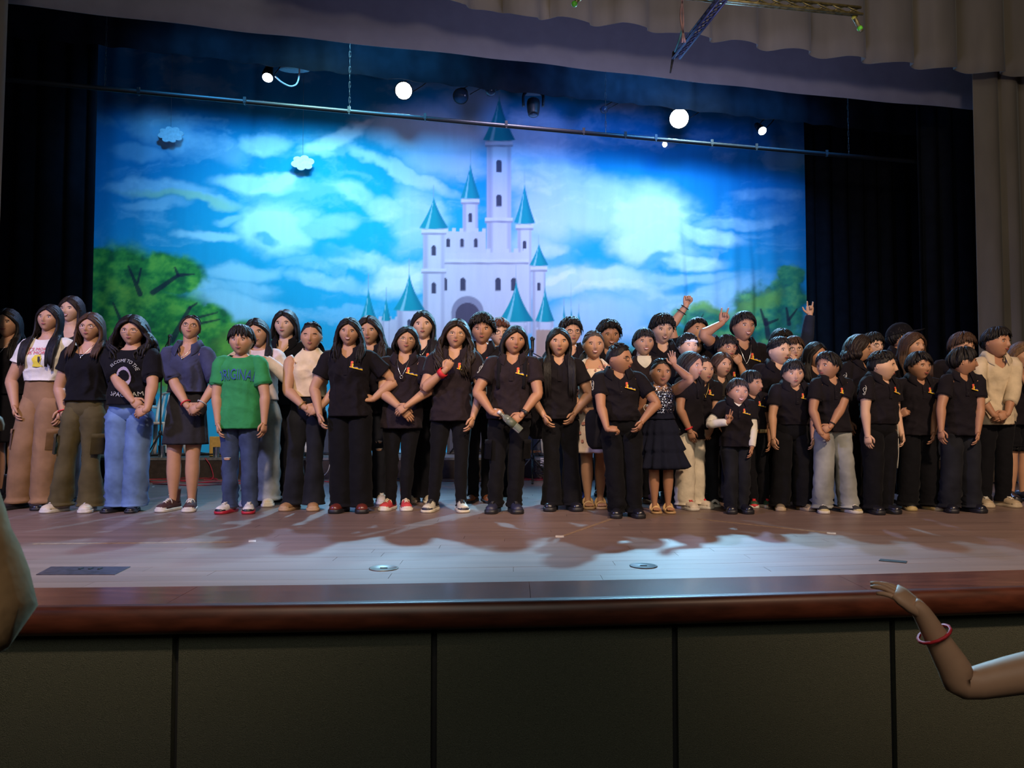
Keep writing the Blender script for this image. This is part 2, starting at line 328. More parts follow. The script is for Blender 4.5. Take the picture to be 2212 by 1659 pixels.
def build_hair(mb, spec, hh, X, H, rg, body, wide=1.0):
    sty = spec[0]; col = HC[spec[1]]; o = spec[2] if len(spec) > 2 else {}
    seed = rg.random() * 20; vol = o.get('vol', 0.0)
    if sty == 'long':
        hair_cap(mb, col, 0.026 + vol * .03, X, rough=0.15 + .2 * o.get('curl', 0), seed=seed, wide=wide, low=0.05)
        L = o.get('len', 0.30); curl = o.get('curl', 0.0); front = o.get('front', 0.3); part = o.get('part', 0.0)
        nn = 36
        for s in (-1, 1):
            for lay in range(2):
                for i in range(nn):
                    q = min(1, max(0, (i + rg.uniform(-.3, .3)) / (nn - 1)))
                    ra = math.pi * q
                    rootel = R(40) + (math.pi - R(40) - R(45)) * q
                    root = nrm(np.array([s * 0.04 + part, -math.cos(rootel), math.sin(rootel)]))
                    az = R(76) + (R(180) - R(76)) * q
                    dest = dirv(az, R(-4), s); off = (0.032 + vol * 0.10 + 0.022 * lay + rg.uniform(0, .02)) / 0.42
                    P = []
                    for t in np.linspace(0, 1, 6):
                        d = nrm(sler(root, dest, t)); p = skull(d) * (1 + off * (0.5 + 0.5 * t)); p[0] *= wide; P.append(p)
                    W = X(np.array(P)); p0 = W[-1]; zend = p0[2] - L * H * rg.uniform(0.80, 1.05) * (0.93 + .07 * q)
                    infront = q < front and rg.random() < .9
                    k = 9; fall = []
                    for j in range(1, k + 1):
                        t = j / k; z = p0[2] + (zend - p0[2]) * t; f = z / H
                        w_, d_ = tw(TLS, min(.86, f)); bl = min(1, max(0, (0.875 - f) / 0.06))
                        if infront: tx = body['x'](z) + s * H * (0.050 + 0.035 * q / max(front, .01)) ; ty = -(d_ * H + 0.022)
                        else: tx = body['x'](z) + (p0[0] - body['x'](z)) * (1.05 + vol * .25); ty = (d_ * H + 0.025) if q > .25 else (d_ * H) * .4
                        xx = p0[0] + (tx - p0[0]) * bl; yy = p0[1] + (ty - p0[1]) * bl
                        flare = vol * 0.05 * math.sin(min(1, t * 1.3) * math.pi); xx += s * flare * math.sin(az) ; yy -= flare * math.cos(az) * .4
                        fall.append([xx, yy, z])
                    Pt = np.vstack([W, fall]); n = 18 if curl > .4 else 13; Pt = cr(Pt, n)
                    if curl:
                        tt = np.linspace(0, 1, n); am = curl * 0.016 * np.clip(tt * 2.2 - .3, 0, 1); ph = rg.uniform(0, 6.28); fr = 6 + 14 * L / .3 * (0.6 + .4 * curl)
                        Pt[:, 0] += am * np.cos(fr * tt + ph); Pt[:, 1] += am * np.sin(fr * tt + ph)
                    rr = (0.0165 + 0.005 * vol) * H / 1.5 * np.interp(np.linspace(0, 1, n), [0, .3, .75, 1], [.6, 1, .8, .22])
                    tube(mb, Pt, np.stack([rr, rr * .55], -1), 5, col, ref=(s * .8, -.4, .1))
    elif sty == 'short':
        fr = o.get('fringe', 0.0); hair_cap(mb, col, 0.024 + vol * .04, X, fringe=fr * .6, rough=0.2, seed=seed, wide=wide, low=-.03)
        curl = o.get('curl', 0.0); sides = o.get('sides', 1.0); n_ = o.get('n', 130)
        for i in range(n_):
            az = rg.uniform(-math.pi, math.pi); a = abs(az); s = 1 if az >= 0 else -1
            e1 = R(np.interp(a, [0, R(40), R(75), R(110), R(180)], [30 - fr * 150, 24 - fr * 100, 2, -5, -32])) + R(rg.uniform(-4, 8))
            if sides < 1 and R(50) < a: e1 = max(e1, R(38) * (1 - sides) + e1 * sides)
            e0 = rg.uniform(R(50), R(85)) if rg.random() < .6 else rg.uniform(R(20), R(60)); e0 = max(e0, e1 + R(18))
            sw = o.get('sweep', 0.0); P = []
            for t in np.linspace(0, 1, 6):
                el = e0 + (e1 - e0) * t; d = dirv(a + (sw * s if False else 0), el, s)
                d = nrm(d + np.array([sw * .35 * t * (1 if a < R(70) else .2), 0, 0]))
                p = skull(d) * (1 + (0.034 + vol * .075 + 0.02 * rg.random() + 0.01 * math.sin(t * 3.1)) / 0.42); p[0] *= wide; P.append(p)
            P = np.array(P)
            if curl:
                ph = rg.uniform(0, 6.28); t = np.linspace(0, 1, 6); am = curl * .035
                P[:, 0] += am * np.cos(9 * t + ph); P[:, 2] += am * np.sin(9 * t + ph) * .8; P += nrm(P) * (am * .6 * (1 + np.sin(7 * t + ph)))[:, None]
            W = cr(X(P), 8); rr = 0.050 * hh * np.interp(np.linspace(0, 1, 8), [0, .4, 1], [.5, 1, .2])
            tube(mb, W, np.stack([rr, rr * .5], -1), 5, col, ref=tuple(nrm(W[3] - X(np.zeros((1, 3)))[0])))
    elif sty == 'buzz':
        hair_cap(mb, col, 0.028, X, fringe=0.0, rough=0.3, seed=seed, wide=wide, low=-.08)
        for i in range(60):
            az = rg.uniform(-math.pi, math.pi); el = R(rg.uniform(42, 88)); d = dirv(abs(az), el, 1 if az > 0 else -1); p = skull(d) * 1.05; q = skull(nrm(d + np.array([0, -.10, .02]))) * (1.13 + .05 * rg.random())
            W = X(np.array([p, (p + q) / 2 + d * .02, q])); tube(mb, W, np.array([.035, .03, .008]) * hh, 5, col, ref=(0, 0, 1))
    elif sty == 'tied':
        hair_cap(mb, col, 0.030 + vol * .03, X, fringe=-0.02, rough=0.12, seed=seed, wide=wide, low=0.0)
        for i in range(44):                                # hair combed back
            s = rg.choice((-1, 1)); q = rg.random(); e = R(50) + R(80) * q
            root = nrm(np.array([s * rg.uniform(.02, .5), -math.cos(e), math.sin(e)])); dest = dirv(R(150), R(rg.uniform(-20, 10)), s)
            P = [skull(nrm(sler(root, dest, t))) * (1 + (0.04 + .02 * rg.random()) / .42) * np.array([wide, 1, 1]) for t in np.linspace(0, 1, 6)]
            W = X(np.array(P)); rr = 0.045 * hh * np.array([.3, .8, 1, 1, .8, .4]); tube(mb, W, np.stack([rr, rr * .4], -1), 5, col, ref=tuple(nrm(W[2] - X(np.zeros((1, 3)))[0])))
        L = o.get('len', 0.18); b0 = X(np.array([[0, 0.42, -0.10]]))[0]
        for i in range(18):
            a = rg.uniform(0, 6.28); k = rg.uniform(.3, 1) * .025; sd = o.get('side', 0) * .07
            P = [b0 + [math.cos(a) * k * .5, -.02, math.sin(a) * k], b0 + [math.cos(a) * k + sd * .5, .04, -.02], b0 + [math.cos(a) * k * 1.3 + sd, .05 + .01 * math.sin(a), -L * H * .5], b0 + [math.cos(a) * k + sd * 1.3, .05, -L * H * rg.uniform(.8, 1)]]
            ctube(mb, P, [.012, .016, .013, .004], 5, col, n=9, ref=(1, 0, 0))
    if o.get('wisp'):
        for s in (-1, 1):
            P = [skull(dirv(R(a), R(e), s)) * f for a, e, f in ((20, 48, 1.05), (55, 25, 1.1), (72, -8, 1.13), (78, -30, 1.14))]
            ctube(mb, X(np.array(P)), np.array([.006, .010, .008, .003]), 5, col, n=9)

FINGERS = [(-0.33, 0.86, .98), (-0.11, 1.0, 1.08), (0.11, 1.0, 1.02), (0.32, 0.88, .84)]    # across palm, root, length
def build_hand(mb, wri, d, n, L, skin, curl, side, thumb=0.3, spread=0.08):
    """wrist point, hand direction d, back-of-hand normal n, hand length L; side = sign of the thumb across axis"""
    d = nrm(d); n = nrm(np.asarray(n) - d * np.dot(n, d)); a = np.cross(d, n) * side      # a: towards the thumb
    W = L * 0.43; pts = lambda x, y, z: wri + a * x + d * y + n * z
    # palm
    P = np.array([wri - d * L * .10, wri, wri + d * L * .18, wri + d * L * .38, wri + d * L * .52])
    rad = np.array([[.135, .105], [.155, .105], [.215, .105], [.235, .095], [.205, .065]]) * L
    t, aa, bb = np.tile(d, (5, 1)), None, None
    ph = np.arange(10) / 10 * 2 * math.pi; c = np.sign(np.cos(ph)) * np.abs(np.cos(ph)) ** .8; s_ = np.sign(np.sin(ph)) * np.abs(np.sin(ph)) ** .8
    rings = P[:, None] + a * (rad[:, 0, None] * c)[..., None] + n * (rad[:, 1, None] * s_)[..., None]
    if side < 0: rings = rings[:, ::-1]
    loft(mb, rings, skin)
    if not isinstance(curl, (list, tuple)): curl = [curl] * 4
    for k, (x, y, l) in enumerate(FINGERS):
        cu = curl[k]; fl = L * .43 * l; seg = [0.45, 0.32, 0.23]; p = wri + a * (-x) * W + d * L * .46 * y - n * L * .01
        dirn = nrm(d + a * (-x) * spread * 3); ang = 0; pl = [p - dirn * L * .08, p]; cum = [0.95, 1.25, .8]
        for sg, cm in zip(seg, cum):
            ang += cu * cm + 0.06; dd = dirn * math.cos(ang) - n * math.sin(ang); p = p + dd * fl * sg; pl.append(p)
        r = L * .050 * np.array([1.0, 1.02, 1.0, .9, .62]); ctube(mb, pl, r, 6, skin, n=7, ref=tuple(a))
    p = wri + a * W * .40 + d * L * .12; td = nrm(a * (0.75 - .45 * thumb) + d * .8 - n * (.15 + .5 * thumb)); td2 = nrm(d * 1.0 + a * (.15 - .9 * thumb) - n * (.15 + .55 * thumb))
    pl = [p - td * L * .06, p + td * L * .10, p + td * L * .24, p + td * L * .24 + td2 * L * .13, p + td * L * .24 + td2 * L * .22]
    ctube(mb, pl, L * np.array([.07, .068, .058, .05, .034]), 6, skin, n=8, ref=tuple(n))

def ik(S, Wt, L1, L2, pole):
    v = Wt - S; D = np.linalg.norm(v)
    if D > (L1 + L2) * .995: Wt = S + v / D * (L1 + L2) * .995; v = Wt - S; D = np.linalg.norm(v)
    D = max(D, abs(L1 - L2) + .02); u = v / np.linalg.norm(v); a = (L1 * L1 - L2 * L2 + D * D) / (2 * D); h = math.sqrt(max(0, L1 * L1 - a * a))
    pl = nrm(np.asarray(pole, float) - u * np.dot(pole, u)); return S + u * a + pl * h, Wt

def shoe(parent, T, kind, cols, fl, pid):
    """T maps local foot coords (x, y toe at -y, z) into the person's space"""
    up, so, la = cols[:3]; g = MB(); s = MB(); lc = MB(); hs = .022 * fl / .24
    if kind in ('boot', 'chunky'): hs = .035
    if kind in ('sneaker', 'hightop'): hs = .026
    ys = np.array([.30, .27, .15, 0, -.2, -.38, -.55, -.66, -.70]) * fl
    wd = np.array([.05, .125, .150, .150, .155, .185, .180, .130, .05]) * fl * (1.08 if kind != 'flat' else .95)
    ht = np.array([.22, .32, .34, .36, .30, .215, .19, .15, .08]) * fl * (1 if kind != 'flat' else .62)
    A = cr(np.stack([ys, wd, ht], -1), 16); ph = np.linspace(0, math.pi, 9)
    rings = []
    for y, w_, h_ in A:
        x = np.cos(ph) * w_; z = hs * .8 + np.sin(ph) ** .8 * h_
        if kind == 'flat' or kind == 'sandal': z = np.minimum(z, hs + h_)
        rings.append(np.stack([np.append(x, [-w_ * .6, 0, w_ * .6]), np.full(12, y), np.append(z, [hs * .7] * 3)], -1))
    ol = np.concatenate([np.stack([A[:, 1] * 1.06 + .003, A[:, 0] * 1.03], -1), np.stack([-A[::-1, 1] * 1.06 - .003, A[::-1, 0] * 1.03], -1)])
    sr = np.array([np.hstack([ol * k, np.full((len(ol), 1), z)]) for z, k in ((0, .95), (hs * .2, 1), (hs * .85, 1), (hs, .96))])
    if kind != 'sandal':
        loft(g, rings, up); g.V = [T(v) for v in g.V]
    loft(s, sr[:, ::-1], so); s.V = [T(v) for v in s.V]
    if kind == 'sandal':
        o = s.obj('shoe', parent)
        for yy, hh_ in ((-.36, .20), (-.02, .34)):
            P = [[-.17 * fl, yy * fl, hs], [-.15 * fl, yy * fl, hh_ * fl * .75], [0, yy * fl, hh_ * fl + .012], [.15 * fl, yy * fl, hh_ * fl * .75], [.17 * fl, yy * fl, hs]]
            lc = MB(); ctube(lc, P, [[.012, .004]] * 5, 6, la, n=11, ref=(0, 1, 0)); lc.V = [T(v) for v in lc.V]; lc.obj('strap', o)
        return
    if kind in ('hightop', 'boot'):
        r0 = .16 * fl; hgt = .72 * fl if kind == 'hightop' else .85 * fl
        P = [[0, .10 * fl, .25 * fl], [0, .12 * fl, .45 * fl], [0, .13 * fl, hgt]]
        m2 = MB(); ctube(m2, P, [[r0, r0 * 1.35], [r0 * .95, r0 * 1.15], [r0 * 1.1, r0 * 1.25]], 12, up, n=8, ref=(0, 1, 0)); g.V += [T(v) for v in m2.V]; g.Q += [q + g.n for q in m2.Q]; g.T += [q + g.n for q in m2.T]; g.Qm += m2.Qm; g.Tm += m2.Tm; g.n += m2.n
    o = g.obj('shoe', parent); s.obj('sole', o)
    if la is not None:
        rows = 5 if kind == 'hightop' else 4
        for i in range(rows):
            y = (-.40 + .085 * i) * fl; z = (np.interp(y / fl, [-.38, -.2, 0], [.215, .30, .36])) * fl + hs * .8
            if kind == 'hightop' and i > 2: y = (-.10 - .02 * (i - 3)) * fl; z = (.42 + .10 * (i - 3)) * fl
            for s_ in (-1, 1):
                ctube(lc, [[-s_ * .075 * fl, y, z - .004], [0, y - .01 * fl, z + .006], [s_ * .075 * fl, y + .055 * fl, z + .008]], .0042, 5, la, n=5)
        for s_ in (-1, 1): ctube(lc, [[0, -.16 * fl, .345 * fl + .01], [s_ * .05 * fl, -.19 * fl, .40 * fl], [s_ * .12 * fl, -.2 * fl, .32 * fl], [s_ * .13 * fl, -.22 * fl, .2 * fl]], .004, 5, la, n=7)
        lc.V = [T(v) for v in lc.V]; lc.obj('laces', o)
    if kind == 'hightop' or kind == 'sneaker':
        tc_ = MB(); rr = np.array(rings)[11:]; cc = rr.copy(); cc[..., 0] *= 1.04; cc[..., 2] = cc[..., 2] * .85; cc[..., 1] -= .004; loft(tc_, cc, cols[3] if len(cols) > 3 else so); tc_.V = [T(v) for v in tc_.V]; tc_.obj('toe_cap', o)

NSE = 2.5
def bust(x, z, H, fem): return fem * H * 0.016 * (np.exp(-((np.abs(x) - .043 * H) / (.036 * H)) ** 2 - ((z - .722 * H) / (.042 * H)) ** 2))
def belly(x, z, H, k): return k * H * np.exp(-((x) / (.075 * H)) ** 2 - ((z - .585 * H) / (.07 * H)) ** 2)
def wr(V, amp, sd):
    x, y, z = V[..., 0], V[..., 1], V[..., 2]; rs = np.random.RandomState(int(sd * 100) % 9999); o = 0
    for i in range(6):
        a = rs.uniform(-1.3, 1.3); f = rs.uniform(26, 62); p = rs.uniform(0, 6.3)
        q = f * (math.cos(a) * z * .55 + math.sin(a) * x + .4 * y) + p + 1.3 * np.sin(rs.uniform(9, 17) * x + rs.uniform(7, 15) * z + p * 2)
        msk = np.clip(.5 + .9 * np.sin(rs.uniform(6, 12) * z + rs.uniform(4, 10) * x + rs.uniform(0, 6)), 0, 1)
        o = o + ((1 - np.abs(np.sin(q))) ** 1.6 - .30) * msk
    return amp * o * .8
def garment_ring(phi, z, H, b, tab, grow, fem, bel, wmin=0.0):
    w_, d_ = tw(tab, z / H); w_ = np.maximum(w_, wmin) * H * b + grow; d_ = d_ * H * (1 + (b - 1) * 1.2) + grow
    c, s = np.cos(phi), np.sin(phi)
    x = w_ * np.sign(c) * np.abs(c) ** (2 / NSE); y = d_ * np.sign(s) * np.abs(s) ** (2 / NSE)
    y = np.where(s < 0, y - bust(x, z, H, fem) - belly(x, z, H, bel), y)
    return x, y
def conform(V, to, H, b, tab, grow, fem, bel, off):
    """V (n,2) in-plane x,z metres -> points lying on the garment front"""
    x = V[:, 0]; z = V[:, 1]; w_, d_ = tw(tab, z / H); w_ = w_ * H * b + grow; d_ = d_ * H * (1 + (b - 1) * 1.2) + grow
    y = -d_ * np.maximum(0.0, 1 - np.minimum(1, np.abs(x) / w_) ** NSE) ** (1 / NSE) - bust(x, z, H, fem) - belly(x, z, H, bel)
    return np.stack([x, y - off, z], -1)
TXT = {}
def text_mesh(s):
    if s in TXT: return TXT[s]
    cu = bpy.data.curves.new('t', 'FONT'); cu.body = s; cu.align_x = 'CENTER'; cu.size = 1.0; cu.resolution_u = 2
    ob = bpy.data.objects.new('t', cu); COL.objects.link(ob); bpy.context.view_layer.update()
    me = bpy.data.meshes.new_from_object(ob.evaluated_get(bpy.context.evaluated_depsgraph_get()))
    V = np.array([v.co[:] for v in me.vertices]); Q = [p.vertices[:] for p in me.polygons if len(p.vertices) == 4]; T = []
    for p in me.polygons:
        vs_ = list(p.vertices)
        if len(vs_) != 4: T += [(vs_[0], vs_[i], vs_[i + 1]) for i in range(1, len(vs_) - 1)]
    bpy.data.objects.remove(ob); TXT[s] = (V, Q, T); return TXT[s]
def print_text(parent, name, s, size, cx, cz, m, cf, arch=0.0, wide=1.0):
    V, Q, T = text_mesh(s); x = V[:, 0] * size * wide; y = (V[:, 1] - .35) * size
    if arch:
        Rr = arch; th = x / abs(Rr); sg = 1 if Rr > 0 else -1
        rad = abs(Rr) + sg * y; P = np.stack([cx + np.sin(th) * rad, cz + sg * (np.cos(th) * rad - abs(Rr))], -1)
    else: P = np.stack([cx + x, cz + y], -1)
    g = MB(); g.add(cf(P), Q, T, m); return g.obj(name, parent, smooth=False)
M_LOGO_R = mat('logo_red', (0.75, 0.10, 0.05), .7, amt=.05); M_LOGO_Y = mat('logo_yellow', (0.85, 0.55, 0.03), .7, amt=.08); M_LOGO_B = mat('logo_blue', (0.04, 0.05, 0.30), .7)
M_CLEF = mat('print_silver', (0.45, 0.45, 0.42), .6, amt=.05); M_GOLD = mat('gold', (0.7, 0.48, 0.15), .3, metal=1.0); M_SILVER = mat('silver', (0.7, 0.7, 0.7), .25, metal=1.0)
M_FRAME = mat('glasses_frame', (0.02, 0.018, 0.02), .3); M_FRAMEG = mat('glasses_frame_gold', (0.45, 0.30, 0.2), .3, metal=.8); M_RED = mat('red_band', (0.6, 0.02, 0.03), .6); M_BLACKP = mat('black_plastic', (0.012, 0.012, 0.013), .4)
M_LEATHER = mat('brown_leather', (0.20, 0.07, 0.03), .5); M_RUB = mat('white_rubber', (0.62, 0.58, 0.50), .6); M_RUBK = mat('black_rubber', (0.012, 0.012, 0.015), .5)
SHC = dict(blackshoe=(mat('shoe_black', (0.012, 0.012, 0.018), .3, spec=.6), M_RUBK, None), navyshoe=(mat('shoe_navy', (0.02, 0.022, 0.05), .5), M_RUBK, M_RUBK),
    brownhi=(mat('canvas_brown', (0.06, 0.022, 0.022), .8), M_RUB, M_RUB), redhi=(mat('canvas_red', (0.50, 0.045, 0.05), .8), M_RUB, mat('lace_cream', (0.6, 0.5, 0.36), .8), M_RUB),
    whitered=(mat('shoe_white', (0.68, 0.64, 0.60), .5), mat('sole_red', (0.45, 0.02, 0.04), .5), M_RUB, mat('toe_black', (0.015, 0.015, 0.015), .4)),
    tanshoe=(mat('shoe_tan', (0.33, 0.18, 0.08), .7), mat('sole_tan', (0.42, 0.27, 0.15), .7), None), white=(mat('shoe_offwhite', (0.6, 0.52, 0.38), .6), M_RUB, M_RUB),
    oxblood=(mat('shoe_oxblood', (0.13, 0.025, 0.018), .3, spec=.6), M_RUBK, None), bwhi=(mat('shoe_bw', (0.50, 0.47, 0.38), .5), mat('sole_cream', (0.6, 0.55, 0.42), .6), M_RUBK, mat('toe_dark', (0.02, 0.02, 0.035), .5)),
    orange=(mat('shoe_rust', (0.22, 0.07, 0.025), .6), M_RUBK, None), goldsandal=(None, mat('sole_gold', (0.45, 0.28, 0.13), .5), mat('strap_gold', (0.62, 0.40, 0.18), .4)),
    whitesandal=(None, M_RUB, mat('strap_white', (0.65, 0.6, 0.55), .4)), purple=(mat('shoe_purple', (0.08, 0.06, 0.16), .6), M_RUB, M_RUB), redwhite=(mat('shoe_redw', (0.60, 0.52, 0.42), .6), M_RUB, M_RED, mat('toe_w', (0.62, 0.55, 0.45), .6)),
    redgreen=(mat('shoe_redgreen', (0.03, 0.08, 0.04), .6), M_RUB, M_RED, M_RED), khaki=(mat('shoe_khaki', (0.17, 0.13, 0.075), .7), mat('sole_khaki', (0.4, 0.3, 0.18), .7), M_RUBK), skate=(mat('shoe_skate', (0.03, 0.03, 0.03), .7), M_RUB, M_RUB, mat('toe_y', (0.5, 0.42, 0.2), .6)),
    yellowsole=(mat('shoe_b2', (0.015, 0.015, 0.015), .5), mat('sole_y', (0.42, 0.32, 0.14), .6), M_RUBK), beige=(mat('shoe_beige', (0.40, 0.31, 0.20), .7), mat('sole_b', (0.48, 0.39, 0.27), .7), M_RUB), blue=(mat('shoe_blue', (0.02, 0.05, 0.16), .5), M_RUBK, None))
PEOPLE = []
def person(label, feet, yf, xh, yt, hhp, b=1.0, yaw=0, head=(0, 0, 0), skin='tan', hair=('short', 'black'), top=None, bot=None, shoes='blackshoe', shk='boot', arms=('down', 'down'),
           smile=0, fem=0, bel=0.0, ex=(), zfloor=SZ, group=None, wide=1.0, fl=None, closed=False, gaze=0, neckr=1.0, hscale=1.0, at=None):
    b = 1 + (b - 1) * .78 - .04; rg = random.Random(sum(map(ord, label)) + int(xh) * 7); sd = rg.uniform(0, 20)
    x1, x2 = feet
    if at: G = np.array([at[0], at[1], zfloor]); Y = G[1]; top_w = G + [0, 0, at[2]]; H = at[2]
    else: G = gp((x1 + x2) / 2, yf, zfloor); Y = G[1]; top_w = dp(xh, yt, Y); H = top_w[2] - zfloor
    hh = hhp / F * Y * hscale * 1.05 if hhp else .215; yaw = R(yaw); cy, sy = math.cos(yaw), math.sin(yaw)
    k = (top_w[0] - G[0]) / (H - hh * .5); shx, shy = k * cy, -k * sy
    root = empty('person', G, yaw, label=label, category='person')
    if group: root['group'] = group
    skm = SK[skin]
    def shear(V): V = np.array(V, float); V[..., 0] += shx * V[..., 2]; V[..., 1] += shy * V[..., 2]; return V
    def loc(Wp):
        p = np.asarray(Wp) - G; q = np.array([p[0] * cy + p[1] * sy, -p[0] * sy + p[1] * cy, p[2]]); q[0] -= shx * q[2]; q[1] -= shy * q[2]; return q
    def pxp(x, y, fwd): return loc(dp(x, y, Y - fwd))
    fsep = abs(x2 - x1) / F * Y / 2; fsep = max(fsep, .035 * H)
    NP = 60; phi40 = np.arange(NP) / NP * 2 * math.pi
    zc = H - .014 - hh / 2; Rh = rotm(R(head[0]), R(head[1]), R(head[2])); pvt = np.array([0, .06, -.40]); cen = np.array([0, -.012 * H, zc])
    X = lambda V: ((np.asarray(V, float) - pvt) @ Rh.T + pvt) * hh + cen
    # joints
    sw = .104 * H * b; L1, L2 = .168 * H, .146 * H; J = []
    for i, s in enumerate((-1, 1)):
        a = arms[i]; S = np.array([s * sw, .002 * H, .787 * H]); pole = np.array([s * .5, .9, -.25]); hd = None; hn = None; cu = .35; th = .35; spread = .08
        if a == 'down': Wt = np.array([s * (sw + .030 * H * b), -.030 * H, .485 * H])
        elif a == 'back': Wt = np.array([s * .04 * H, .11 * H, .50 * H])
        elif a == 'clasp': Wt = np.array([s * .050 * H, -(.115 + .03 * (b - 1)) * H, .520 * H + (0.008 * H if s > 0 else 0)]); hd = (-s * .72, -.12, -.62); hn = (s * .25, -1, .15); cu = .55; pole = np.array([s * 1, .45, -.2])
        else:
            Wt = pxp(a['p'][0], a['p'][1], a['p'][2]) if 'p' in a else np.array(a['w']) * H
            pole = np.array([s * 1.3, .35, -.2])
            if 'pole' in a: pole = np.array(a['pole'], float)
            if 'p' in a and a['p'][2] >= .12: S = S + np.array([-s * .004 * H, -.026 * H, 0]); pole = np.array(a.get('pole', (s * 1.3, .05, -.1)), float)
            hd = a.get('d'); hn = a.get('n'); cu = a.get('c', .35); th = a.get('t', .35); spread = a.get('s', .08)
            L1_, L2_ = a.get('L', (1, 1))
        E, Wt = ik(S, Wt, L1, L2, pole)
        if hd is None: hd = nrm(Wt - E) * .8 + np.array([0, -.05, -.35])
        if hn is None: hn = (s * 1.0, -.35, 0)
        J.append((s, S, E, Wt, np.array(hd, float), np.array(hn, float), cu, th, spread))
    tk = dict(top) if top else {}
    body = MB()
    f = np.linspace(.57, .86, 18); rings = []
    for ff in f:
        x, y = garment_ring(phi40[::3], ff * H, H, b * .95, TS, -.006, fem * .9, bel * .9); rings.append(np.stack([x, y, np.full(len(x), ff * H)], -1))
    loft(body, rings, skm)
    nr = .0345 * H * neckr * (0.9 + .1 * b)
    ctube(body, [[0, .006 * H, .80 * H], [0, .008 * H, .845 * H], [0, .004 * H, .875 * H], X(np.array([[0, .10, -.18]]))[0]], [[nr * 1.35, nr * 1.1], [nr * 1.08, nr], [nr, nr], [nr, nr]], 14, skm, n=8, ref=(0, 1, 0))
    build_head(body, hh, skm, HC[hair[1]], X, smile, wide, None, gaze=gaze, closed=closed)
    ar = (.82 + .22 * b) * H * 1.08
    for s, S, E, Wt, hd, hn, cu, th, spread in J:
        mid = (E + Wt) / 2; up = (S + E) / 2
        ctube(body, [S + [-s * .02 * H, 0, .004 * H], S + (E - S) * .08, up, E, E + (Wt - E) * .22, mid + (Wt - E) * .1, Wt, Wt + nrm(hd) * .018 * H], np.array([[.030, .032], [.033, .035], [.029, .030], [.0235, .0235], [.0250, .0245], [.0195, .0195], [.0142, .0160], [.0125, .0150]]) * ar, 12, skm, n=22, ref=(0, 1, 0.01))
        build_hand(body, Wt, hd, hn, .105 * H, skm, cu, s, th, spread)
    legb = bot.get('bare', False) if bot else False
    Z = lambda fr: fr * H
    knees = []
    for s in (-1, 1):
        hip = np.array([s * .050 * H * b, 0, .50 * H]); an = np.array([s * fsep - shx * 0, .0, .045 * H]); kn = (hip + an) / 2 + np.array([0, -.012 * H, .0]); kn[2] = .275 * H
        knees.append((s, hip, kn, an))
        if legb:
            ctube(body, [hip, hip * .6 + kn * .4, kn, kn * .62 + an * .38, an * .9 + kn * .1, an - [0, 0, .02 * H]], np.array([[.040, .046], [.046, .048], [.034, .036], [.034, .036], [.019, .022], [.019, .024]]) * H * (.85 + .15 * b), 12, skm, n=18, ref=(0, 1, 0))
            if shk in ('sandal', 'flat'):
                fL = .15 * H; A = np.array([[.05, .02, .02], [.03, .10, .16], [-.25, .13, .15], [-.5, .16, .10], [-.64, .13, .06], [-.68, .05, .03]]); ph = np.arange(10) / 10 * 2 * math.pi; rr = []
                for y_, w_, h_ in cr(A, 10): rr.append(np.stack([s * fsep + np.cos(ph) * w_ * fL, np.full(10, y_ * fL), .024 + h_ * fL * (.5 + .5 * np.sin(ph))], -1))
                loft(body, rr, skm)
                for q in range(5):
                    tx = s * fsep + (q - 2) * .055 * fL * 1.1; ctube(body, [[tx, -.50 * fL, .035], [tx, -.62 * fL, .036], [tx, -(.72 - .02 * abs(q - 1)) * fL, .031]], [.010, .010, .006], 6, skm, n=5)
    body.V = [shear(v) for v in body.V]; body.obj('body', root)
    g = MB(); build_hair(g, hair, hh, X, H, rg, dict(x=lambda z: 0.0), wide); g.V = [shear(v) for v in g.V]; g.obj('hair', root)
    # ---- top
    grow = tk.get('grow', .012); hem = tk.get('hem', .50); tb = b * tk.get('fit', 1.0)
    tab = TLS if tk.get('loose', True) else TS
    cf = lambda P, off=.007: conform(P, None, H, tb, tab, grow, fem, bel, off)
    if top:
        tm = C[tk['m']]; neck = tk.get('neck', 'polo'); g = MB(); rows = 46
        ztop = np.full(NP, tk.get('nz', .842) * H); fr = np.where(np.sin(phi40) < 0, np.abs(np.cos(phi40)), 9)
        if neck == 'polo': ztop = ztop - .055 * H * np.maximum(0, 1 - fr / .42)
        elif neck == 'vneck': ztop = ztop - .075 * H * np.maximum(0, 1 - fr / .62)
        elif neck == 'scoop': ztop = ztop - .055 * H * np.maximum(0, 1 - (fr / .80) ** 2)
        elif neck == 'tee': ztop = ztop - .020 * H * np.maximum(0, 1 - (fr / .85) ** 2)
        elif neck == 'square': ztop = ztop - .060 * H * (fr < .66)
        t = np.linspace(0, 1, rows)[:, None]; zz = hem * H + (ztop[None] - hem * H) * t; ph = np.tile(phi40, (rows, 1))
        x, y = garment_ring(ph, zz, H, tb, tab, grow, fem, bel)
        V = np.stack([x, y, zz], -1); dmp = np.clip((ztop[None] - zz) / (.1 * H), 0, 1) * tk.get('wr', 1.0)
        rad = nrm(np.stack([x, y, 0 * x], -1)); V = V + rad * (wr(V, .0135, sd) * dmp)[..., None]
        if tk.get('tuck'): kz = np.clip(1 - (zz - hem * H) / (.035 * H), 0, 1); V[..., 0] *= 1 - .10 * kz; V[..., 1] *= 1 - .12 * kz
        inn = V[0] * [.93, .93, 1] + [0, 0, .012]; V = np.concatenate([inn[None], V]); loft(g, V, tm, True, False)
        sl = tk.get('sleeve', 'short')
